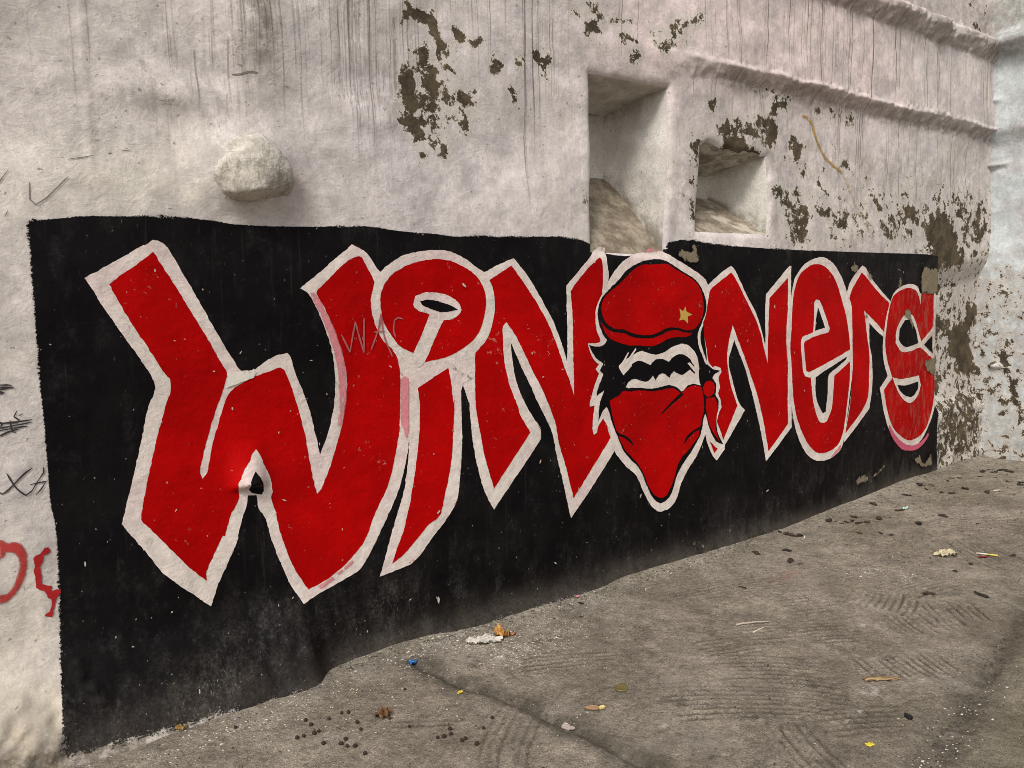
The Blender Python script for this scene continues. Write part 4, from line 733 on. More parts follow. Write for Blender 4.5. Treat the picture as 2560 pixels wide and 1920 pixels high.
sp = n.step(n.noise(1, 1, 0.4, n.vec(75, 75, 75, (4, 8, 1))), 0.715, 0.75); c = n.mix(n.mth('MULTIPLY', sp, 0.8), c, (0.03, 0.025, 0.02))
c = n.mix(n.mth('MULTIPLY', n.step(n.noise(1, 6, 0.75, n.vec(2.6, 3.4, 1, (6, 2, 0))), 0.54, 0.66), 0.45), c, (0.35, 0.315, 0.27)); c = n.mix(n.mth('MULTIPLY', n.step(n.noise(1.9, 6, 0.75, n.vec(1, 1, 1, (9, 9, 0))), 0.54, 0.68), 0.5), c, (0.105, 0.092, 0.066))
n.color(c); n.bump(n.noise(30, 6, 0.75), 0.7, 0.014); n.bump(n.noise(120, 4, 0.75), 0.8, 0.006)
silt = np.clip(-groove*1.15, 0, 1)*near  # mask for the painted shade, strongest along the bottom of each groove
V = np.stack([GX, GY, g], -1).reshape(-1, 3)
ground = mesh_obj('ground', V, grid_faces(*GX.shape), n.m, attrs=dict(chalk=chalk.ravel(), pink=np.clip(pinkg, 0, 1).ravel(), wet=np.clip(wet, 0, 1).ravel(), moss=np.clip(moss, 0, 1).ravel(), silt=silt.ravel()))
tag(ground, kind='structure', label='dark concrete pavement combed with curved grooves')
from mathutils.bvhtree import BVHTree
_iy0 = np.searchsorted(gx, -0.6)
def gz(x, y):
    i = int(np.clip(np.searchsorted(gx, x), 1, len(gx)-1)); j = int(np.clip(np.searchsorted(gy, y), 1, len(gy)-1))
    u = (x-gx[i-1])/(gx[i]-gx[i-1]); v = (y-gy[j-1])/(gy[j]-gy[j-1])
    return float((g[i-1, j-1]*(1-u)+g[i, j-1]*u)*(1-v)+(g[i-1, j]*(1-u)+g[i, j]*u)*v)

# ---------------------------------------------------------------- paint on the wall
def smooth_loop(pts, corner=42, closed=True, step=0.006):
    """Catmull-Rom through the traced points, corners kept, evenly resampled"""
    P = [np.array(p, float) for p in pts]; Q = [P[0]]
    for p in P[1:]:
        if np.hypot(*(p-Q[-1])) > 0.0015: Q.append(p)
    if closed and np.hypot(*(Q[0]-Q[-1])) < 0.0015: Q.pop()
    P = Q; n = len(P); out = []
    def is_corner(i):
        if not closed and i in (0, n-1): return True
        a = P[i]-P[i-1]; b = P[(i+1) % n]-P[i]
        c = np.dot(a, b)/(np.hypot(*a)*np.hypot(*b)+1e-12)
        return math.degrees(math.acos(max(-1, min(1, c)))) > corner
    cor = [is_corner(i) for i in range(n)]
    for i in range(n if closed else n-1):
        p1, p2 = P[i], P[(i+1) % n]; L = np.hypot(*(p2-p1))
        t1 = (p2-p1) if cor[i] else 0.5*(p2-P[i-1])*min(1, 2*L/(np.hypot(*(p2-P[i-1]))+1e-9))
        j = (i+1) % n; p3 = P[(i+2) % n] if (closed or i+2 < n) else p2
        t2 = (p2-p1) if cor[j] else 0.5*(p3-p1)*min(1, 2*L/(np.hypot(*(p3-p1))+1e-9))
        k = max(1, int(round(L/step)))
        for q in range(k):
            t = q/k; h00 = 2*t**3-3*t**2+1; h10 = t**3-2*t**2+t; h01 = -2*t**3+3*t**2; h11 = t**3-t**2
            out.append(h00*p1+h10*t1+h01*p2+h11*t2)
    if not closed: out.append(P[-1])
    return np.array(out)
_seed = [100]
def sheet(name, key, mat, off, parent, grid=0.016, jit=0.0016, corner=42, label=None, worn=None):
    """a coat of paint: the traced outline filled with small triangles laid on the wall's relief"""
    pts = np.array(PAINT[key] if isinstance(key, str) else key)/1000.0
    loop = smooth_loop(pts, corner, step=0.0045)
    _seed[0] += 1; sdn = _seed[0]
    loop = loop + jit*np.stack([vnoise(loop[:, 0]*55, loop[:, 1]*55, sdn), vnoise(loop[:, 0]*55+31, loop[:, 1]*55, sdn)], 1) + 0.6*jit*np.stack([vnoise(loop[:, 0]*150, loop[:, 1]*150, sdn), vnoise(loop[:, 0]*150+31, loop[:, 1]*150, sdn)], 1)
    a, b = loop.min(0), loop.max(0)
    X, Z = np.meshgrid(np.arange(a[0], b[0], grid), np.arange(a[1], b[1], grid), indexing='ij')
    Z = Z + (np.arange(X.shape[0])[:, None] % 2)*grid*0.5
    X, Z = X.ravel(), Z.ravel()
    sdv = poly_sd(X, Z, loop); k = sdv > grid*0.35
    allp = [Vector((p[0], p[1])) for p in loop]+[Vector((x, z)) for x, z in zip(X[k], Z[k])]
    n = len(loop)
    vs2, es2, fs2, *_ = geometry.delaunay_2d_cdt(allp, [(i, (i+1) % n) for i in range(n)], [], 1, 1e-6)
    v2 = np.array([tuple(v) for v in vs2]); f2 = np.array([tuple(f) for f in fs2 if len(f) == 3])
    if len(f2) == 0: return None
    a_, b_, c_ = v2[f2[:, 0]], v2[f2[:, 1]], v2[f2[:, 2]]
    flip = np.cross(b_-a_, c_-a_) < 0; f2[flip] = f2[flip][:, ::-1]
    y = -(surf(v2[:, 0], v2[:, 1])+off)
    e = np.clip(np.abs(poly_sd(v2[:, 0], v2[:, 1], loop)), 0, 0.08)
    wn = sm(5.2, 6.4, v2[:, 0])
    o = mesh_obj(name, np.stack([v2[:, 0], y, v2[:, 1]], 1), f2, mat, parent, attrs=dict(edge=e, worn=wn))
    if label: o['label'] = label
    return o
def ribbon(name, lines, width, mat, off, parent=None, taper=True):
    vs_, fs_ = [], []
    for pts in lines:
        L = smooth_loop(np.array(pts)/1000.0, 30, False, 0.006)
        d = np.gradient(L, axis=0); d /= (np.hypot(d[:, 0], d[:, 1])[:, None]+1e-9); nrm = np.stack([-d[:, 1], d[:, 0]], 1)
        _seed[0] += 1
        w = 0.5*width*(1+0.35*vnoise(np.arange(len(L))*0.31, 0.5, _seed[0]))
        if taper: w = w*np.clip(np.minimum(np.arange(len(L)), np.arange(len(L))[::-1])/4+0.35, 0, 1)
        b0 = len(vs_)
        for p, q, ww in zip(L, nrm, w):
            for sg in (-1, 1):
                s_, z_ = p+q*ww*sg; vs_.append((s_, -(float(surf(s_, z_))+off), z_))
        for i in range(len(L)-1): q = b0+2*i; fs_.append((q, q+1, q+3, q+2))
    return mesh_obj(name, vs_, fs_, mat, parent)

M_RED, M_WHITE = red_paint(), white_paint()
M_BLACK, M_PANEL = black_paint('black_line_paint'), black_paint('black_panel_paint', True)
M_PINK = smear_paint('pink_smear', (0.56, 0.20, 0.22), 0.008, 0.22, 0.44, (28, 28, 10))
M_BARE = bare_render(); M_GOLD = flat_paint('gold_paint', (0.42, 0.27, 0.06))

mural = empty('mural', (3.2, 0, 0)); mural.matrix_parent_inverse.identity()
tag(mural, 'red and white WINNERS lettering with a masked beret emblem on a black panel', 'mural')
MUR = Matrix.Translation((-3.2, 0, 0))
def mp(o, parent=None):
    """keep a part where it was built under the mural's empty"""
    return o
L0, LS = 0.0026, 0.0011
# black ground coat, on the wall's own grid, with a ragged edge
pl = np.array(PAINT['panel'])/1000.0; pl[:, 0] = np.minimum(pl[:, 0], edge_s(pl[:, 1])+0.03); low = (pl[:, 1] < 0.12) & (pl[:, 0] < 1.2); pl[low, 1] = pl[low, 1]*0.55-0.004
pl = smooth_loop(pl, 60, step=0.02)
i0, i1 = np.searchsorted(sx, (0.05, 6.62)); j0, j1 = np.searchsorted(sz, (-0.02, 2.0))
S2, Z2 = SS[i0:i1, j0:j1], ZZ[i0:i1, j0:j1]; W2, Y2, V2 = WS[i0:i1, j0:j1], HH[i0:i1, j0:j1], WZ[i0:i1, j0:j1]
sdp = np.clip(poly_sd(W2.ravel(), V2.ravel(), pl).reshape(W2.shape), -0.08, 0.08)
ce = np.maximum.reduce([sdp[:-1, :-1], sdp[1:, :-1], sdp[:-1, 1:], sdp[1:, 1:]]) > -0.04
c1, c2 = 0.5*(sx[i0:i1-1]+sx[i0+1:i1])[:, None], 0.5*(sz[j0:j1-1]+sz[j0+1:j1])[None, :]
for (s0, s1, z0, z1, dd, zs) in NICHES: ce &= ~((c1 > s0) & (c1 < s1) & (c2 > z0) & (c2 < z1))
dust = np.clip(0.06+0.75*(1-sm(0.02, 0.42, V2))+0.55*(1-sm(0.2, 0.9, V2))*sm(0.2, 0.6, W2)*(1-sm(1.5, 2.4, W2))*0.6+0.25*sm(3.5, 5.5, W2), 0, 1)
V = np.stack([W2, -(Y2+L0), V2], -1).reshape(-1, 3); F = grid_faces(*W2.shape, ce)
V, F, ed, du, fo = compact(V, F, sdp.ravel(), dust.ravel(), np.clip((1-sm(-0.02, 0.15, V2-0.10*sm(4.5, 6.5, W2)))*sm(0.9, 1.2, W2)+0.4*(1-sm(0.02, 0.2, V2)), 0, 1).ravel())
mesh_obj('black_panel', V, F, M_PANEL, mural, attrs=dict(edge=ed, dust=du, foot=fo))
def lay(k): return L0+LS*k
def letter(name, wkey, rkeys, label, grid=0.016):
    o = sheet(name, wkey, M_WHITE, lay(1), mural, grid); o['label'] = label
    for rk in rkeys: sheet('red_fill', rk, M_RED, lay(2), o, grid)
    return o
w = letter('letter_w', 'W_w', ['W_r'], 'red letter W outlined in white', 0.009)
sheet('spout_hole', 'W_h', M_BLACK, lay(3), w, grid=0.008)
sheet('pink_smear', 'p1', M_PINK, lay(3), w); sheet('pink_smear', 'p4', M_PINK, lay(3), w); sheet('pink_smear', 'p3', M_PINK, lay(3), w); sheet('pink_smear', 'p11', M_PINK, lay(3), w)
sheet('pink_smear', 'p12', smear_paint('faint_pink_smear', (0.45, 0.26, 0.26), 0.015, 0.4, 0.7, (28, 28, 10)), lay(3), w)
sheet('plaster_lump', 'j1', flat_paint('lime_lump', (0.60, 0.56, 0.49)), lay(5), w)
n1 = letter('letter_n', 'N_w', ['N_r'], 'red letter N left of the beret emblem')
it = sheet('letter_i', 'i_w', M_WHITE, lay(3), mural); it['label'] = 'red letter i with a round dot and an eye'
sheet('red_dot', 'i_d', M_RED, lay(4), it); sheet('red_fill', 'i_s', M_RED, lay(4), it)
ky = sheet('white_stroke', 'i_k', M_WHITE, lay(5), it); sheet('eye_slit', 'i_e', M_BLACK, lay(6), it)
sheet('pink_smear', 'p2', M_PINK, lay(4), it); sheet('pink_smear', 'p5', M_PINK, lay(5), it); sheet('pink_smear', 'p6', M_PINK, lay(5), it)
sheet('bare_strip', 'k1', M_BARE, lay(6), it, jit=0.004)
n2 = letter('letter_n', 'N2_w', ['N2_r'], 'red letter N right of the beret emblem')
ee = sheet('letter_e', 'e_w', M_WHITE, lay(3), mural); ee['label'] = 'red letter e outlined in white'
sheet('red_fill', 'e_r', M_RED, lay(4), ee); sheet('white_stroke', 'e_i', M_WHITE, lay(5), ee)
sheet('counter', 'e_h1', M_BLACK, lay(6), ee); sheet('counter', 'e_h2', M_BLACK, lay(6), ee); sheet('pink_smear', 'p8', M_PINK, lay(5), ee)
rr = letter('letter_r', 'r_w', ['r_r'], 'red letter r outlined in white')
ss = sheet('letter_s', 's_w', M_WHITE, lay(3), mural); ss['label'] = 'scuffed red letter s cut off by the wall edge'
sheet('red_fill', 's_r', M_RED, lay(4), ss); sheet('white_stroke', 's_u', M_WHITE, lay(5), ss); sheet('white_stroke', 's_l', M_WHITE, lay(5), ss)
for k_ in ('s_uh', 's_lh', 's_uk'): sheet('counter', k_, M_BLACK, lay(6), ss)
sheet('pink_smear', 'p7', smear_paint('deep_pink', (0.44, 0.08, 0.13), 0.004, 0.2, 0.4), lay(5), ss)
em = sheet('emblem', 'M_w', M_WHITE, lay(5), mural); em['label'] = 'masked face in a red beret with a gold star'
sheet('black_hair', 'M_b', M_BLACK, lay(6), em); sheet('black_hair', 'M_sl', M_BLACK, lay(6), em)
sheet('beret', 'M_beret', M_RED, lay(7), em); sheet('beret_band', 'M_band', M_RED, lay(7), em); sheet('star', 'M_star', M_GOLD, lay(8), em, jit=0.0008)
sheet('face', 'M_face', M_WHITE, lay(7), em); sheet('eye_shadow', 'M_eye', M_BLACK, lay(8), em)
for k_ in ('M_lash', 'M_hair1', 'M_hair2'): sheet('white_stroke', k_, M_WHITE, lay(9), em, jit=0.0006)
sheet('bandana', 'M_mask', M_RED, lay(7), em)
for k_ in ('M_f1', 'M_f2', 'M_f3'): sheet('fold_line', k_, M_BLACK, lay(8), em, jit=0.0006)
sheet('knot', 'M_knot', M_RED, lay(7), em); sheet('bandana_tail', 'M_tail', M_RED, lay(7), em); sheet('red_fill', 'N2_t', M_RED, lay(7), em)
sheet('pink_smear', 'p9', M_PINK, lay(7), em); sheet('pink_smear', 'p10', M_PINK, lay(7), em)
for k_ in ['c%d' % i for i in range(1, 18)]: sheet('bare_patch', k_, M_BARE, lay(10), mural, jit=0.0045, corner=25)
M_CHALK = smear_paint('chalk', (0.36, 0.13, 0.12), 0.0, 0.42, 0.5, (160, 160, 160))
# random chips and scratches, each its own outline
rs_ = np.random.RandomState(11); chips_v, chips_f = [], []
for i in range(150):
    s_ = rs_.uniform(0.25, 6.2); z_ = rs_.uniform(0.08, 1.8); r_ = rs_.uniform(0.0010, 0.0034)*(2 if rs_.rand() < .08 else 1); an = rs_.uniform(0, math.pi) if rs_.rand() < .5 else math.pi/2
    k_ = rs_.uniform(1, 3.5); b0 = len(chips_v); m_ = 7
    for q in range(m_):
        a_ = 2*math.pi*q/m_; rr_ = r_*rs_.uniform(0.6, 1.2); x_, y_ = rr_*math.cos(a_)*k_, rr_*math.sin(a_)
        X_, Z_ = s_+x_*math.cos(an)-y_*math.sin(an), z_+x_*math.sin(an)+y_*math.cos(an)
        chips_v.append((X_, -(float(surf(X_, Z_))+lay(10.5)), Z_))
    chips_f.append(tuple(range(b0, b0+m_)))
ch_ = mesh_obj('paint_chips', chips_v, chips_f, flat_paint('chip', (0.42, 0.37, 0.31)), mural); ch_['kind'] = 'stuff'
me_off = mural.location.copy()
for o in mural.children: o.matrix_parent_inverse = Matrix.Translation(-me_off)

# ---------------------------------------------------------------- marks left by other hands
M_PEN = smear_paint('pen', (0.03, 0.026, 0.03), 0.0, 0.30, 0.36, (90, 90, 90))
def flatpen(name, col):
    return flat_paint(name, col, 0.85, 0.2)
tag(ribbon('pen_scribble', LINES['pen_block'], 0.006, flatpen('pen_ink', (0.035, 0.03, 0.032)), 0.003), 'short stack of black pen strokes at left edge beside the panel', 'graffiti')
tag(ribbon('pen_tag', LINES['pen_tag'], 0.005, bpy.data.materials['pen_ink'], 0.003), 'struck-through black pen tag above the letters X A', 'graffiti')
tag(ribbon('pen_letters', LINES['pen_cross'], 0.0045, bpy.data.materials['pen_ink'], 0.003), 'thin black pen letters X A beside the black panel', 'graffiti')
M_SCR = flatpen('scratch', (0.17, 0.145, 0.125))
for i, lb in enumerate(['grey scratched tick on the plaster above the panel corner', 'short grey slanting scratch at the left edge, level with the tick', 'very short grey scratch at the left edge, below the tick', 'thin level scratch above the tick', 'short level scratch right of the thin level one']):
    tag(ribbon('scratch_mark', [LINES['scratch'][i]], 0.0035, M_SCR, 0.003), lb, 'graffiti')
tag(ribbon('chalk_writing', LINES['chalk'], 0.007, flatpen('chalk_pale', (0.33, 0.10, 0.095)), lay(7)), 'faint chalked letters WAC across the W and i', 'graffiti')
g1 = sheet('spray_mark', 'g_red1', flat_paint('red_spray', (0.33, 0.012, 0.014)), 0.003, None, jit=0.002)
tag(g1, 'dripping red spray hook shape beside the black panel edge', 'graffiti')
n = NT('red_mist', 0.8, 0.2); e_ = n.attr('edge'); n.color(n.val(n.noise(30, 4), 0.3, (0.36, 0.035, 0.03))).trowel(0.9)
n.alpha(n.mth('MULTIPLY', n.step(n.mth('ADD', e_, n.mth('MULTIPLY_ADD', n.noise(150, 3, 0.7), 0.02, -0.008)), -0.003, 0.010), 0.95))
tag(sheet('spray_ring', 'g_ring', n.m, 0.003, None, grid=0.008), 'soft red sprayed ring at the left edge', 'graffiti')
n = NT('ochre', 0.9, 0.1); n.color(n.val(n.noise(40, 4), 0.8, (0.36, 0.23, 0.07))).trowel(1.2).alpha(n.step(n.noise(1, 4, 0.7, n.vec(70, 70, 70)), 0.40, 0.50))
oc = ribbon('ochre_run', LINES['cord'], 0.020, n.m, 0.003, wall); oc['label'] = 'ochre run of dried resin'
oc2 = None; n = NT('ochre_stain', 0.9, 0.1); n.color((0.44, 0.34, 0.21)).trowel(1.0).alpha(n.mth('MULTIPLY', n.step(n.noise(30, 4, 0.7), 0.42, 0.60), 0.7))
ribbon('ochre_stain', LINES['cordstain'], 0.024, n.m, 0.003, wall)
for k_ in ('crack1', 'crack2'): ribbon('crack', LINES[k_], 0.006, bpy.data.materials['scratch'], 0.002, wall)

# runs of dirty water down the face, over the ledges and on
def runs(name, rows, width, alpha, col, parent):
    n = NT(name, 0.9, 0.1); a_ = n.step(n.noise(1, 3, 0.6, n.vec(30, 30, 4)), 0.24, 0.52)
    n.color(n.val(n.noise(50, 3), 0.4, col)); n.alpha(n.mth('MULTIPLY', n.mth('MULTIPLY', a_, n.attr('fade')), alpha))
    vs_, fs_, fd = [], [], []; rr_ = np.random.RandomState(len(rows))
    for (s_, zt, zb) in rows:
        m_ = max(8, int((zt-zb)/0.018)); zz_ = np.linspace(zt, zb, m_); _seed[0] += 1
        x_ = s_+0.006*vnoise(zz_*2.2, 0.5, _seed[0] % 90)+0.0015*vnoise(zz_*14, 0.5, (_seed[0]+1) % 90)
        w_ = 0.5*width*rr_.uniform(0.6, 1.5)*(1+0.4*vnoise(zz_*9, 0.5, (_seed[0]+2) % 90))
        k_ = rr_.uniform(0.15, 1.0)**1.3; t_ = np.linspace(0, 1, m_); f_ = k_*sm(0, 0.06, t_)*(1-sm(0.55, 1.0, t_))
        b0 = len(vs_)
        for sg in (-1, 1):
            xs_ = x_+sg*w_; y_ = -(surf(xs_, zz_)+0.0022)
            for q in range(m_): vs_.append((xs_[q], y_[q], zz_[q])); fd.append(f_[q])
        for q in range(m_-1): fs_.append((b0+q, b0+q+1, b0+m_+q+1, b0+m_+q))
    o = mesh_obj(name, vs_, fs_, n.m, parent, attrs=dict(fade=np.array(fd))); o['kind'] = 'stuff'; return o
rr_ = np.random.RandomState(77); rows = []
def clus(s0, s1, k_, zt, zb, jt, jb):
    for i in range(max(1, int(k_*0.75))): rows.append((rr_.uniform(s0, s1), zt+rr_.uniform(-jt, jt), zb+rr_.uniform(-jb, jb)))
for s0, s1, k_ in [(3.52, 3.62, 5), (3.70, 3.76, 3), (3.80, 3.86, 3), (4.0, 4.1, 4), (4.28, 4.36, 5), (4.42, 4.52, 5), (4.58, 4.8, 11), (4.86, 5.12, 13), (5.2, 5.24, 2), (5.5, 5.58, 4), (5.72, 5.78, 3), (5.88, 5.98, 5), (6.1, 6.16, 3), (6.3, 6.34, 2), (6.5, 6.56, 2), (6.85, 7.0, 4)]:
    clus(s0, s1, k_, 3.52, 2.86, 0.05, 0.10)
    clus(s0, s1, max(1, k_//2), 3.48, 2.45, 0.05, 0.25)
clus(3.45, 4.4, 10, 2.90, 2.55, 0.02, 0.12); clus(4.6, 7.0, 26, 2.86, 2.15, 0.03, 0.25); clus(2.8, 3.5, 14, 3.6, 2.9, 0.3, 0.15)
clus(2.2, 2.8, 14, 3.4, 2.45, 0.2, 0.25); clus(2.28, 2.36, 3, 3.2, 1.9, 0.2, 0.03); clus(2.58, 2.64, 2, 2.6, 1.95, 0.1, 0.05)
runs('water_runs', rows, 0.0046, 0.62, (0.085, 0.068, 0.055), wall)
rows = []
clus(1.28, 1.72, 60, 3.2, 2.35, 0.35, 0.2); clus(1.38, 1.50, 14, 3.0, 2.1, 0.2, 0.08); clus(0.90, 1.04, 22, 2.95, 2.38, 0.2, 0.12); clus(0.55, 0.9, 26, 2.6, 2.3, 0.2, 0.12); clus(1.72, 2.25, 18, 3.2, 2.65, 0.2, 0.2)
clus(0.0, 0.5, 14, 2.7, 2.2, 0.2, 0.3); clus(1.05, 1.3, 16, 3.0, 2.3, 0.2, 0.25)
runs('water_runs', rows, 0.0040, 0.40, (0.125, 0.100, 0.082), wall)

# ---------------------------------------------------------------- litter on the ground
def placed(name, verts, faces, mat, x, y, rz=0, dz=0.0, smooth=True, parent=None):
    o = mesh_obj(name, verts, faces, mat, parent, smooth)
    o.location = (x, y, gz(x, y)+dz); o.rotation_euler = (0, 0, rz); return o
def crumple(a, b, h, nx_, ny_, seed, fold=1.0, thick=0.0008):
    """a crumpled flake of paper, leaf or film with two faces"""
    r = np.random.RandomState(seed); X, Y = np.meshgrid(np.linspace(-1, 1, nx_), np.linspace(-1, 1, ny_), indexing='ij')
    rad = 1+0.22*vnoise(np.arctan2(Y, X)*1.7+seed, 0.3, seed % 50); rad = rad*(1+0.25*vnoise(np.arctan2(Y, X)*4+seed, 0.7, (seed+3) % 50))
    x, y = X*np.sqrt(1-Y*Y/2)*a*rad*1.1, Y*np.sqrt(1-X*X/2)*b*rad*1.1
    z = h*np.abs(vnoise(X*1.9*fold+seed, Y*1.9*fold, seed % 50))+0.35*h*np.abs(vnoise(X*5+seed, Y*5, (seed+7) % 50))
    v = np.stack([x, y, z+thick], -1).reshape(-1, 3); v2 = v.copy(); v2[:, 2] -= thick
    f = grid_faces(nx_, ny_); N = len(v)
    rim = [i*ny_ for i in range(nx_)]+[(nx_-1)*ny_+j for j in range(1, ny_)]+[i*ny_+ny_-1 for i in range(nx_-2, -1, -1)]+[j for j in range(ny_-2, 0, -1)]
    side = np.array([(rim[i], rim[(i+1) % len(rim)], rim[(i+1) % len(rim)]+N, rim[i]+N) for i in range(len(rim))])
    return np.concatenate([v, v2]), np.concatenate([f, f[:, ::-1]+N, side])
def rod(pts, r0, r1, seg=7):
    """a tapered stick through points"""
    P = [Vector(p) for p in pts]; vs_, fs_ = [], []
    for i, p in enumerate(P):
        d = (P[min(i+1, len(P)-1)]-P[max(i-1, 0)]).normalized(); a = d.cross(Vector((0, 0, 1))).normalized(); b = d.cross(a)
        r = r0+(r1-r0)*i/(len(P)-1)
        for k_ in range(seg): t = 2*math.pi*k_/seg; vs_.append(p+a*math.cos(t)*r+b*math.sin(t)*r)
    for i in range(len(P)-1):
        for k_ in range(seg): fs_.append((i*seg+k_, i*seg+(k_+1) % seg, (i+1)*seg+(k_+1) % seg, (i+1)*seg+k_))
    fs_.append(tuple(range(seg))[::-1]); fs_.append(tuple((len(P)-1)*seg+k_ for k_ in range(seg)))
    return vs_, fs_
def lump(r, seed, sq=0.8):
    bm = bmesh.new(); bmesh.ops.create_icosphere(bm, subdivisions=2, radius=r)
    for v in bm.verts:
        q = v.co/r; v.co = v.co*(1+0.14*float(vnoise(q.x*1.8+seed, q.y*1.8+q.z, seed % 40))); v.co.z *= sq
    vs_ = [tuple(v.co) for v in bm.verts]; fs_ = [tuple(v.index for v in f.verts) for f in bm.faces]; bm.free(); return vs_, fs_
def plain(name, col, rough=0.7, var=0.4, spec=0.3):
    n = NT(name, rough, spec); c = n.val(n.noise(60, 4, 0.7), var, col); c = n.val(n.noise(260, 3), var, c); n.color(c); n.bump(n.noise(200, 3), 0.3, 0.002); return n.m
def litter(name, label, cat, a, b, h, col, x, y, rz, seed, rough=0.6, var=0.35, nx_=12, ny_=10, fold=1.0, spec=0.3):
    v, f = crumple(a, b, h, nx_, ny_, seed, fold); return tag(placed(name, v, f, plain(name+'_%d' % seed, col, rough, var, spec), x, y, rz, 0.001, smooth=False), label, cat)
D_ = DEBRIS
litter('wrapper', 'crumpled orange-brown wrapper lying near the foot of the wall', 'wrapper', .036, .033, .040, (0.42, 0.21, 0.055), *D_['orange'], 0.5, 3, 0.4)
litter('wrapper_scrap', 'small reddish scrap beside the orange-brown wrapper', 'scrap', .018, .010, .012, (0.30, 0.13, 0.08), *D_['orange2'], 0.2, 31)
litter('foam_rubbish', 'crumbling white foam rubbish left of the orange-brown wrapper', 'rubbish', .075, .036, .022, (0.50, 0.47, 0.41), *D_['foam'], -0.6, 8, 0.9, 0.5, 18, 12, 2.2)
litter('blue_plastic', 'small bright blue plastic scrap near the foot of the wall', 'scrap', .020, .014, .016, (0.03, 0.13, 0.36), *D_['blue'], 0.6, 12, 0.4, 0.2)
litter('yellow_scrap', 'tiny yellow scrap right of the brown crumpled leaf', 'scrap', .014, .008, .008, (0.55, 0.40, 0.05), *D_['yel'], 0.3, 14)
litter('yellow_scrap', 'tiny lemon-yellow scrap alone near the bottom right', 'scrap', .010, .013, .008, (0.60, 0.50, 0.05), *D_['yel2'], 0.9, 15)
litter('dry_leaf', 'brown crumpled leaf among dark pellets at lower left', 'leaf', .026, .022, .030, (0.13, 0.062, 0.025), *D_['leafball'], 0.2, 17, 0.6, 0.5, 12, 10, 1.6)
litter('rusty_clump', 'small rusty yellow clump at the foot of the black panel', 'clump', .018, .014, .022, (0.24, 0.14, 0.04), *D_['rust'], 0.2, 19)
litter('paper_ball', 'crumpled cream paper on the pavement at right', 'paper', .066, .034, .026, (0.46, 0.40, 0.26), *D_['paper'], -0.5, 22, 0.8, 0.4, 16, 12, 2.0)
litter('black_scrap', 'small black scrap above the yellow scrap at bottom right', 'scrap', .018, .012, .012, (0.015, 0.014, 0.015), *D_['black'], 0.6, 24)
litter('red_scrap', 'small dark red scrap under the pale straw', 'scrap', .022, .012, .008, (0.17, 0.012, 0.018), *D_['redscrap'], -0.6, 26)
litter('mint_scrap', 'small pale mint scrap on a dark leaf by the wall at right', 'scrap', .030, .014, .014, (0.40, 0.56, 0.48), *D_['mint'], 0, 27)
litter('pink_scrap', 'tiny pink scrap close to the wall foot', 'scrap', .014, .009, .010, (0.55, 0.24, 0.24), *D_['pink'], 0, 29)
litter('white_scrap', 'flat pale plastic scrap on the dark drain line', 'scrap', .028, .018, .008, (0.40, 0.34, 0.31), *D_['palescrap'], -0.4, 33)
# torn card with a yellow end
x, y = D_['card']; t = empty('torn_card', (x, y, gz(x, y)+0.003)); t.rotation_euler = (0, 0, math.radians(-38))
tag(t, 'torn tan card strip with a pale yellow end', 'card')
v, f = crumple(.027, .014, .004, 8, 6, 41); v[:, 0] -= 0.012; mesh_obj('card_body', v, f, plain('tan_card', (0.33, 0.20, 0.11)), t, smooth=False)
v, f = crumple(.014, .012, .005, 6, 5, 43); v[:, 0] += 0.026; mesh_obj('yellow_end', v, f, plain('yellow_card', (0.56, 0.45, 0.18)), t, smooth=False)
# flattened bottle cap
x, y = D_['disc']; vs_, fs_ = [], []
for r_, z_ in ((0.0, .0045), (.012, .0042), (.021, .004), (.026, .0065), (.0285, .003), (.027, 0.0)):
    for k_ in range(28): a_ = 2*math.pi*k_/28; q = r_*(1+(0.05 if (k_ % 2 and r_ > .022) else 0)); vs_.append((q*math.cos(a_), q*math.sin(a_)*0.93, z_+0.002*math.sin(a_*2+1)*(r_/.028)))
for i in range(5):
    for k_ in range(28): fs_.append((i*28+k_, i*28+(k_+1) % 28, (i+1)*28+(k_+1) % 28, (i+1)*28+k_))
tag(placed('flattened_cap', vs_, fs_, plain('old_brass', (0.13, 0.105, 0.035), 0.45, 0.6, 0.5), x, y, 0.3, 0.002), 'flattened olive bottle cap on the open pavement', 'bottle cap')
# straw, sticks, twig
(x, y), (x2, y2) = D_['stick']; L_ = math.hypot(x2-x, y2-y)
t = empty('straw', (x, y, gz(x, y)+0.004)); t.rotation_euler = (0, 0, math.atan2(y2-y, x2-x)); tag(t, 'pale straw with a yellow end near the cream paper', 'straw')
v, f = rod([(0, 0, 0.003), (L_*0.5, 0, 0.004)], .0045, .0045); mesh_obj('pale_half', v, f, plain('straw_pale', (0.60, 0.55, 0.45)), t)
v, f = rod([(L_*0.5, 0, 0.004), (L_, 0, 0.003)], .0046, .0046); mesh_obj('yellow_half', v, f, plain('straw_yellow', (0.58, 0.50, 0.08)), t)
def stick(name, label, p, q, r0, r1, col, bend=0.0):
    L_ = math.hypot(q[0]-p[0], q[1]-p[1]); v, f = rod([(L_*k_/5, bend*math.sin(math.pi*k_/5), r0+0.002*(k_ % 2)) for k_ in range(6)], r0, r1)
    o = placed(name, v, f, plain(name+str(len(bpy.data.materials)), col), p[0], p[1], math.atan2(q[1]-p[1], q[0]-p[0]), 0.001); return tag(o, label, 'stick')
stick('matchstick', 'thin pale matchstick lying beside combed grooves', *D_['thin'], .004, .003, (0.52, 0.44, 0.33))
stick('splinter', 'long pale splinter left of the matchstick', *D_['pale'], .005, .003, (0.36, 0.31, 0.25), 0.008)
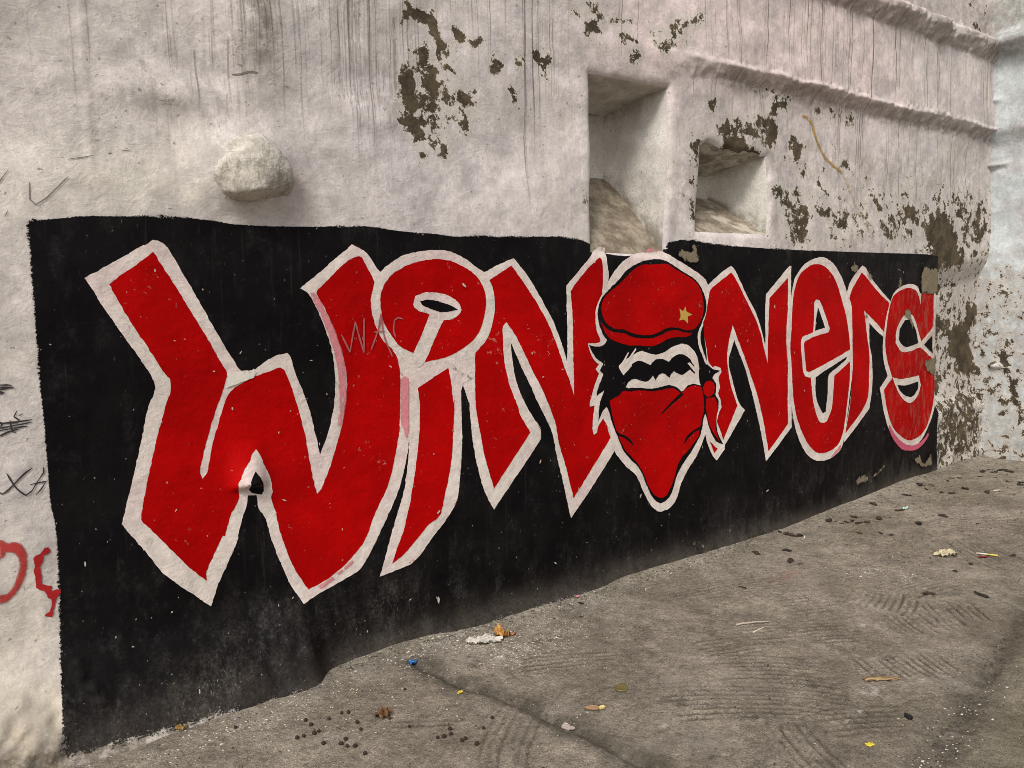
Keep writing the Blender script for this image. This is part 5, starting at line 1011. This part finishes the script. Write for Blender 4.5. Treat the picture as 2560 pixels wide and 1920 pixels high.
(x, y), (x2, y2) = D_['twig']; L_ = math.hypot(x2-x, y2-y); t = empty('dry_twig', (x, y, gz(x, y)+0.003)); t.rotation_euler = (0, 0, math.atan2(y2-y, x2-x))
tag(t, 'frayed dry brown twig above a white chalky smear', 'twig')
for k_ in range(7):
    r_ = random.Random(k_); a_ = r_.uniform(0, .35)*L_; b_ = r_.uniform(.6, 1.0)*L_; o_ = r_.uniform(-.012, .012)
    v, f = rod([(a_+(b_-a_)*q/5, o_+r_.uniform(-.006, .006), 0.005+0.004*r_.random()) for q in range(6)], .0042, .002, 6); mesh_obj('fibre', v, f, plain('twig_%d' % k_, (0.16, 0.10, 0.045) if k_ % 2 else (0.33, 0.235, 0.12)), t)
# pellets
M_PEL = plain('pellet', (0.030, 0.016, 0.010), 0.8); first = None
for i, (x, y) in enumerate(D_['pellets']):
    if i % 6 == 0: v, f = lump(0.0076, i+3, 0.85); src = mesh_obj('pellet_mesh', v, f, M_PEL); me_ = src.data; bpy.data.objects.remove(src)
    o = bpy.data.objects.new('dropping', me_); COL.objects.link(o); o.location = (x, y, gz(x, y)+0.006); o.rotation_euler = (0, 0, i*1.3); s_ = 0.8+0.4*((i*37) % 10)/10; o.scale = (s_, s_*0.9, s_)
    far = x > 1.19
    tag(o, 'small round dark dropping in the sparse scatter right of the crumpled brown leaf' if far else 'small round dark dropping in the scatter left of the crumpled brown leaf', 'dropping', 'droppings right of the brown leaf' if far else 'droppings left of the brown leaf')
# dead leaves and bark swept to the far corner
M_LEAF = [plain('leaf_%d' % i, c_, 0.85, 0.6) for i, c_ in enumerate([(0.035, 0.026, 0.018), (0.055, 0.038, 0.024), (0.025, 0.02, 0.016)])]
LM = []
for i in range(5):
    v, f = crumple(.034, .017, .014, 9, 7, 60+i, 1.3); src = mesh_obj('leaf_mesh', v, f, M_LEAF[i % 3], smooth=False); LM.append(src.data); bpy.data.objects.remove(src)
for i, (x, y) in enumerate(D_['leaves']):
    o = bpy.data.objects.new('leaf_scrap', LM[i % 5]); COL.objects.link(o); o.location = (x, y, gz(x, y)+0.001); o.rotation_euler = (0, 0, (i*2.4) % 6.28); s_ = 0.28+0.75*((i*53) % 17)/17; o.scale = (s_*(0.8+0.5*((i*29) % 7)/7), s_, s_)
    where = ('heaped in the far corner of the walls', 'heap in the far corner') if x > 6.75 else ('strewn below the letter s', 'scraps below the letter s') if x > 5.4 else ('on the pavement below the letters e and r', 'scraps below the letters e and r') if x > 4.15 and y > -0.7 else ('on the open pavement around the cream paper', 'scraps around the cream paper') if x > 4.15 else ('close to the wall foot below the middle letters', 'scraps below the middle letters')
    tag(o, 'dark dry leaf scrap '+where[0], 'leaf scrap', where[1])
for i, (x, y) in enumerate(D_['butts']):
    v, f = rod([(0, 0, .004), (.03, 0, .004), (.055, 0, .004)], .0042, .004, 9); o = placed('cigarette_butt', v, f, plain('butt_%d' % i, (0.60, 0.57, 0.50)), x, y, -0.4+i, 0.001)
    tag(o, ['white cigarette butt among leaf scraps near the far corner', 'white cigarette butt below the middle of the wall foot'][i], 'cigarette butt')
# crumbs of plaster too many to count
rs_ = np.random.RandomState(21); vs_, fs_ = [], []
def crumb(x, y, r, flat=0.6):
    b0 = len(vs_); z = gz(x, y); an = rs_.uniform(0, 6.28)
    for k_ in range(5):
        a_ = an+2*math.pi*k_/5; q = r*rs_.uniform(.6, 1.2); vs_.append((x+q*math.cos(a_), y+q*math.sin(a_)*0.8, z+0.0003))
    vs_.append((x+rs_.uniform(-.3, .3)*r, y, z+r*flat*rs_.uniform(.6, 1.2)))
    for k_ in range(5): fs_.append((b0+k_, b0+(k_+1) % 5, b0+5))
for (cx, cy, a_, b_, n_) in [(1.9, -.36, .16, .12, 160), (2.17, -.34, .16, .12, 110), (1.65, -.10, .25, .06, 150), (1.85, -.18, .15, .06, 120), (0.75, -.26, .45, .09, 200), (4.08, -.8, .2, .09, 60), (4.12, -.98, .14, .05, 50), (2.8, -.1, .8, .06, 140), (1.3, -.3, .5, .25, 130), (2.6, -1.88, .2, .03, 50), (3.0, -1.8, .3, .03, 50)]:
    for i in range(n_): crumb(cx+rs_.normal()*a_*.7, min(-0.03, cy+rs_.normal()*b_*.7), rs_.uniform(.0015, .0055)*(1.6 if rs_.rand() < .06 else 1))
for i in range(900): crumb(rs_.uniform(0.2, 6.5), rs_.uniform(-2.1, -0.06), rs_.uniform(.0015, .0045))
o = mesh_obj('plaster_crumbs', vs_, fs_, plain('crumb', (0.50, 0.46, 0.39), 0.9, 0.8), smooth=False); tag(o, 'tiny pale plaster crumbs strewn over the concrete', 'crumbs', kind='stuff')
vs_, fs_ = [], []
for i in range(700): crumb(rs_.uniform(0.4, 7.0), rs_.uniform(-2.1, -0.06), rs_.uniform(.0015, .005))
for i in range(900): crumb(rs_.uniform(0.3, 7.1), -0.035-abs(rs_.normal())*.05-(0.15 if rs_.rand() < .0 else 0), rs_.uniform(.002, .008), 0.6)
for i in range(420): crumb(rs_.uniform(4.2, 7.1), rs_.uniform(-1.0, -0.06), rs_.uniform(.003, .010), 0.5)
for i in range(200):
    t_ = rs_.rand(); k_ = int(rs_.randint(1, len(GUT2)-2)); p, q = GUT2[k_], GUT2[k_+1]; crumb(p[0]+(q[0]-p[0])*t_+rs_.normal()*.02, p[1]+(q[1]-p[1])*t_+rs_.normal()*.02, rs_.uniform(.003, .010))
o = mesh_obj('dark_grit', vs_, fs_, plain('grit', (0.055, 0.045, 0.036), 0.9, 0.8), smooth=False); tag(o, 'dark grit scattered over the concrete', 'grit', kind='stuff')
